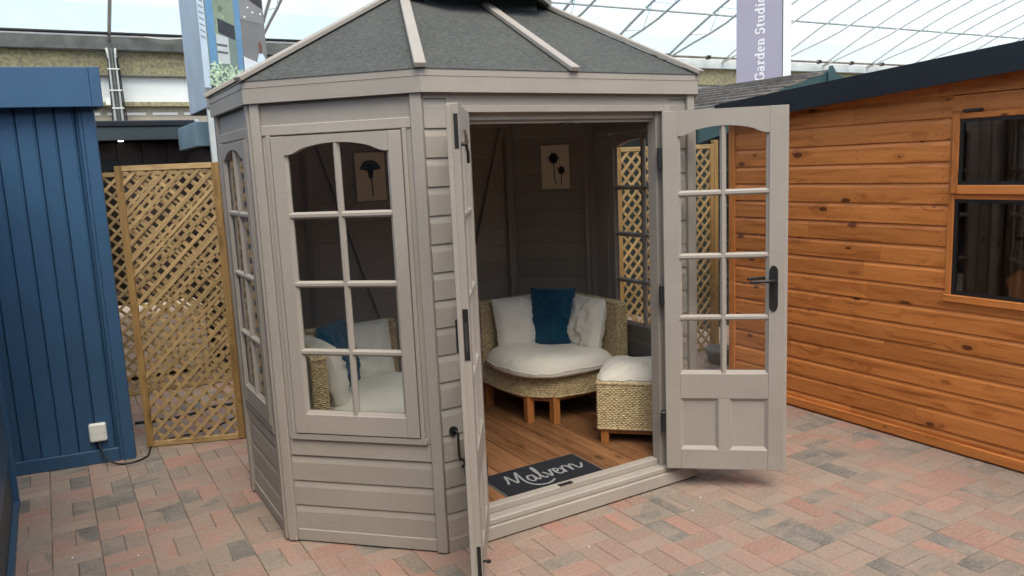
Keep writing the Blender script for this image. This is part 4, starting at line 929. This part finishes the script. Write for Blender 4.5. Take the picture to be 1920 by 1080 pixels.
GL = {
 'G': (.92, [(arc(.45,.5,.36,.46,45,325,20), [T1+ (T2-T1)*abs(math.sin(R(45+280*k/20+90)))*1.0 for k in range(21)]), ([(.78,.10),(.78,.42)], T2), serif(.74,.44,.40), ([(.76,.70),(.76,.98)], T1)]),
 'a': (.68, [([(.46,.04),(.46,.48)], T2), (arc(.30,.50,.18,.17,0,150), T1), (arc(.28,.20,.18,.17,50,310), .12), ([(.46,.05),(.62,.05)], T1)]),
 'r': (.58, [([(.22,.04),(.22,.64)], T2), serif(.22,.04,.40), serif(.16,.62,.24), (arc(.40,.44,.17,.19,60,160), .11), ([(.50,.56),(.50,.46)], .15)]),
 'd': (.74, [([(.54,.04),(.54,1.0)], T2), serif(.48,.97,.24), serif(.60,.04,.24), (arc(.32,.33,.22,.29,20,340,18), .13)]),
 'e': (.66, [(arc(.33,.33,.23,.29,0,310,18), .13), ([(.12,.34),(.56,.34)], T1)]),
 'n': (.78, [([(.20,.04),(.20,.64)], T2), serif(.20,.04,.36), serif(.14,.62,.22), (arc(.38,.42,.20,.20,0,150), .11), ([(.57,.04),(.57,.44)], T2), serif(.57,.04,.34)]),
 ' ': (.34, []),
 'S': (.72, [(arc(.36,.72,.23,.23,30,250,14), .13), (arc(.36,.27,.25,.24,-150,75,14), .15), ([(.58,.76),(.58,.98)], T1), ([(.12,.02),(.12,.26)], T1)]),
 't': (.50, [([(.22,.14),(.22,.84)], T2), ([(.05,.62),(.44,.62)], T1), (arc(.32,.14,.10,.11,180,330), .10)]),
 'u': (.78, [([(.18,.24),(.18,.62)], T2), (arc(.36,.24,.18,.20,180,330), .11), ([(.56,.04),(.56,.64)], T2), serif(.12,.62,.22), serif(.50,.62,.22), serif(.63,.04,.22)]),
 'i': (.42, [([(.21,.04),(.21,.64)], T2), serif(.21,.04,.38), serif(.14,.62,.22), ([(.21,.80),(.21,.96)], .17)]),
 'o': (.68, [(arc(.34,.33,.24,.29,0,360,22), .14)]),
}
sc = .117; xz = 2.615
for ch in 'Garden Studio':
    w, sts = GL[ch]; lm = MB()
    for k, (pts, th) in enumerate(sts):
        tmp = MB(); ribbon(tmp, pts, [q*1.2 for q in th] if isinstance(th, list) else th*1.2, 0)
        lm.add([q3(.225+p.y*sc, -.0035-.0003*k, xz+p.x*sc) for p in tmp.v], tmp.f)
    if sts: lm.build('letter', M['white_ink'], tt, recalc=False)
    xz += w*sc*1.04
# blue grey sign far right
fs_ = thing('grey_sign', 'plain blue grey box sign rising behind the orange cabin roof', 'sign', (12.7, 3.4, 0))
bx('box', M['greyblue'], fs_, (12.05, 3.2, 2.4), (13.2, 3.8, 3.62), .004); bx('post', M['steel'], fs_, (12.55, 3.45, 0), (12.65, 3.55, 2.4))
# teal gabled building with shingles
gb = thing('teal_building', 'dark teal gabled garden building with stepped grey shingle roof', 'building', (5.8, 3.6, 0))
gy = 2.60; ax, az = 5.796, 2.50; ex_, ez_ = 3.95, 2.02; rx_, rz_ = 7.64, 2.02
MB().prism([(ex_+.15, gy+.03, 0), (rx_-.15, gy+.03, 0), (rx_-.15, gy+.03, rz_), (ax, gy+.03, az-.04), (ex_+.15, gy+.03, ez_)], (0, .05, 0)).build('gable_wall', M['teal_dark'], gb)
bx('side_wall', M['teal_dark'], gb, (ex_+.15, gy+.085, 0), (ex_+.19, 5.6, ez_))
for k in range(3): bx('glazing', M['glass_dark'], gb, (ex_+.22+.5*k, gy+.02, .15), (ex_+.66+.5*k, gy+.0295, 1.9), .002)
for z in (.15, .5, .85, 1.2, 1.55, 1.9): bx('glazing_bar', M['teal'], gb, (ex_+.2, gy+.008, z), (ex_+1.7, gy+.0195, z+.014))
nrow = 11
for k in range(nrow):
    f0_, f1_ = k/nrow, (k+1)/nrow; xa, za = ex_+(ax-ex_)*f0_, ez_+(az-ez_)*f0_; xb, zb = ex_+(ax-ex_)*(f1_+.04), ez_+(az-ez_)*(f1_+.04)
    y = gy-.06-.02*(k % 2); col = 0
    while y < 5.7:
        w = random.uniform(.22, .42); j = random.uniform(0, .008)
        MB().hexa([(xa, y, za+.018+j), (xa, min(5.7, y+w-.006), za+.018+j), (xb, min(5.7, y+w-.006), zb+.002), (xb, y, zb+.002)], [(xa, y, za+.040+j), (xa, min(5.7, y+w-.006), za+.040+j), (xb, min(5.7, y+w-.006), zb+.012), (xb, y, zb+.012)]).build('shingle', M['shingle'], gb); y += w
MB().hexa([(ax, gy-.05, az), (ax, 5.7, az), (rx_, 5.7, rz_), (rx_, gy-.05, rz_)], [(ax, gy-.05, az+.03), (ax, 5.7, az+.03), (rx_, 5.7, rz_+.03), (rx_, gy-.05, rz_+.03)]).build('roof', M['shingle'], gb)
MB().hexa([(ex_, gy-.045, ez_), (ex_, 5.7, ez_), (ax, 5.7, az), (ax, gy-.045, az)], [(ex_, gy-.045, ez_+.015), (ex_, 5.7, ez_+.015), (ax, 5.7, az+.015), (ax, gy-.045, az+.015)]).build('roof', M['teal_dark'], gb)
for s, (x1, z1) in ((-1, (ex_, ez_)), (1, (rx_, rz_))):
    MB().prism([(ax, gy-.075, az+.015), (ax, gy-.075, az-.22), (x1, gy-.075, z1-.20), (x1, gy-.075, z1-.0)], (0, .028, 0)).build('barge_board', M['teal'], gb)
MB().prism([(ax-.055, gy-.10, az-.24), (ax-.05, gy-.10, az), (ax-.02, gy-.10, az+.065), (ax+.012, gy-.10, az+.07), (ax+.05, gy-.10, az+.03), (ax+.10, gy-.10, az-.04), (ax+.22, gy-.10, az-.12), (ax+.22, gy-.10, az-.24)], (0, .024, 0)).build('finial', M['teal'], gb, .004)
# pot seen through the right door
MB_p = MB().lathe([(0, 0), (.085, 0), (.115, .10), (.12, .13), (.105, .13), (.09, .05), (0, .04)], (3.30, 1.62, 0), 20)
tag(MB_p.build('plant_pot', plain('grey_pot', (.12, .125, .13), .7, .2, 8), None, smooth=True), 'low grey pot on the paving near the pale lattice', 'pot')

# ------------------------------------------------------------------ the polytunnel
GVY, GZ = 10.1, 3.7
SPAN, RAD = 16.0, 16.6; yc_ = GVY-SPAN/2; zc_ = GZ-RAD*math.cos(math.asin(SPAN/2/RAD))
def archp(s, dr=0):                                   # s 0..1 from the back gutter over to the front one
    th0 = math.asin(SPAN/2/RAD); th = th0-2*th0*s; return (yc_+(RAD+dr)*math.sin(th), zc_+(RAD+dr)*math.cos(th))
pt = thing('polytunnel_roof', 'arched greenhouse roof of steel hoops under translucent white film', 'roof', (6, 2, 0))
XA, XB = -14., 30.
mb = MB(); N = 40; Mx = 22
for i in range(Mx+1):
    for k in range(N+1):
        y, z = archp(k/N, .05); mb.add([(XA+(XB-XA)*i/Mx, y, z)], [])
mb.f = [(i*(N+1)+k, (i+1)*(N+1)+k, (i+1)*(N+1)+k+1, i*(N+1)+k+1) for i in range(Mx) for k in range(N)]
mb.build('film', M['film'], pt, recalc=False, smooth=True)
mb = MB(); mb.add([(XA, GVY+.12, GZ), (XB, GVY+.12, GZ), (XB, GVY+3.2, GZ+1.6), (XA, GVY+3.2, GZ+1.6), (XB, GVY+8, GZ+2.1), (XA, GVY+8, GZ+2.1)], [(0,1,2,3), (3,2,4,5)]); mb.build('film', M['film'], pt, recalc=False)
feet = [-.29]+[11.88+1.68*k for k in range(-6, 8)]
feet = [f for f in feet if f > 1.2 or f < 0]
for fx in feet+[-4.9, -9.0]:
    mt = M['steel'] if fx < 10.8 else M['steel_pale']
    MB().tube([(fx, *archp(k/36)) for k in range(37)], .026, 8).build('hoop', mt, pt, smooth=True)
    if fx > 1: MB().tube([(fx+.02, *archp(k/36, -.34*min(1, (k/36)/.10)*min(1, (1-k/36)/.10))) for k in range(37)], .022, 8).build('hoop', mt, pt, smooth=True)
    if fx > 1:
        mb = MB()
        for k in range(2, 30, 2):
            a = archp(k/36); b = archp((k+1)/36, -.34*min(1, (k+1)/36/.10)); c = archp((k+2)/36)
            mb.tube([(fx, *a), (fx+.02, *b)], .006, 5); mb.tube([(fx+.02, *b), (fx, *c)], .006, 5)
        mb.build('bracing', mt, pt)
for s in (.10, .24, .42, .6): 
    y, z = archp(s, -.04); MB().tube([(XA, y, z), (XB, y, z)], .024, 8).build('purlin', M['steel'], pt, smooth=True)
for x0, x1, gm in ((XA, 5.0, M['beam']), (5.0, XB, M['white_gutter'])): bx('gutter', gm, pt, (x0, GVY-.06, 3.59), (x1, GVY+.10, 3.785), .01)
for x0, x1, gm in ((XA, 5.0, M['ink']), (5.0, XB, M['rust'])):
    MB().tube([(x0, GVY-.20, 3.80), (x1, GVY-.20, 3.80)], .022, 8).build('gutter_pipe', gm, pt, smooth=True)
    bx('gutter_lip', gm, pt, (x0, GVY+.02, 3.79), (x1, GVY+.06, 3.82))
x = 5.3
while x < 26: bx('clip', M['ink'], pt, (x, GVY-.245, 3.76), (x+.07, GVY-.155, 3.84)); x += 1.2
# wall under the gutter
gw = thing('greenhouse_wall', 'algae stained greenhouse back wall with white sheeting under the gutter', 'wall', (6, 10.3, 0))
x = XA
while x < XB:
    bx('stained_panel', M['algae'], gw, (x+.002, GVY+.05, 3.25), (x+2.098, GVY+.09, 3.589)); bx('white_sheet', M['white_sheet'], gw, (x+.001, GVY+.10, 2.86), (x+2.099, GVY+.12, 3.249)); x += 2.1
bx('backing', M['beige_wall'], gw, (XA, GVY+.135, 0), (XB, GVY+.15, 3.60)); bx('ledge', M['beam'], gw, (XA, GVY+.02, 3.235), (XB, GVY+.10, 3.252)); bx('ledge', M['algae'], gw, (XA, GVY-.02, 2.80), (XB, GVY+.10, 2.862)); bx('lower_wall', M['beige_wall'], gw, (XA, GVY+.09, 0), (XB, GVY+.13, 2.80))
x = -6.; 
while x < 3: l = random.uniform(.35, .55); bx('white_tile', M['white_pl'], gw, (x, GVY+.075, 2.675), (x+l, GVY+.0895, 2.715)); x += l+.09
# column with conduits
cl = thing('steel_column', 'grey steel column carrying cables under the gutter', 'column', (-.29, 9.95, 0))
bx('post', M['beam'], cl, (-.35, 9.93, 0), (-.225, 10.03, 3.588), .004)
for k, (dx, mt) in enumerate(((-.05, 'steel'), (.0, 'beam'), (.045, 'steel'))): MB().tube([(-.29+dx, 9.91, 0), (-.29+dx, 9.91, 3.50), (-.29+dx*1.2, 9.91, 3.60)], .017, 8).build('conduit', M[mt], cl, smooth=True)
for k, dx in enumerate((-.10, .09, .115)): MB().tube(spline([(-.29+dx*.8, 9.90, 0), (-.29+dx, 9.90, 2.0), (-.29+dx*.7, 9.90, 3.2), (-.29+dx*1.1, 9.90, 3.5), (-.29+dx*6, 9.98, 3.57), (-.29+dx*30, 9.98, 3.575)]), .009, 6).build('cable', M['black_pl'], cl, smooth=True)
for z in (2.75, 3.0, 3.3): bx('cable_clip', M['white_pl'], cl, (-.37, 9.886, z), (-.21, 9.892, z+.016))
bx('switch_box', M['white_pl'], cl, (-.44, 9.90, 2.80), (-.36, 9.95, 2.90), .004)
# a sagging cable along the gutter
MB().tube(spline([(-.2, 10.0, 3.87), (.1, 9.99, 3.80), (.45, 9.98, 3.76), (.8, 9.98, 3.80)]), .008, 6).build('cable', M['white_pl'], cl, smooth=True)

fw_ = thing('light_block_wall', 'added unseen dark wall behind the camera blocking low sky light', 'wall', (6, -6.1, 0))  # unseen walls added to keep horizon light out of the summerhouse interior
bx('lower_wall', M['light_block'], fw_, (XA, -6.1, 0), (XB, -6.0, 3.72)); bx('gutter', M['white_gutter'], fw_, (XA, -5.99, 3.6), (XB, -5.86, 3.78))
for k, xx in enumerate((XA-.1, XB)): bx('light_block_end', M['light_block'], fw_, (xx, -6.0, 0), (xx+.1, 10.2, 5.6))
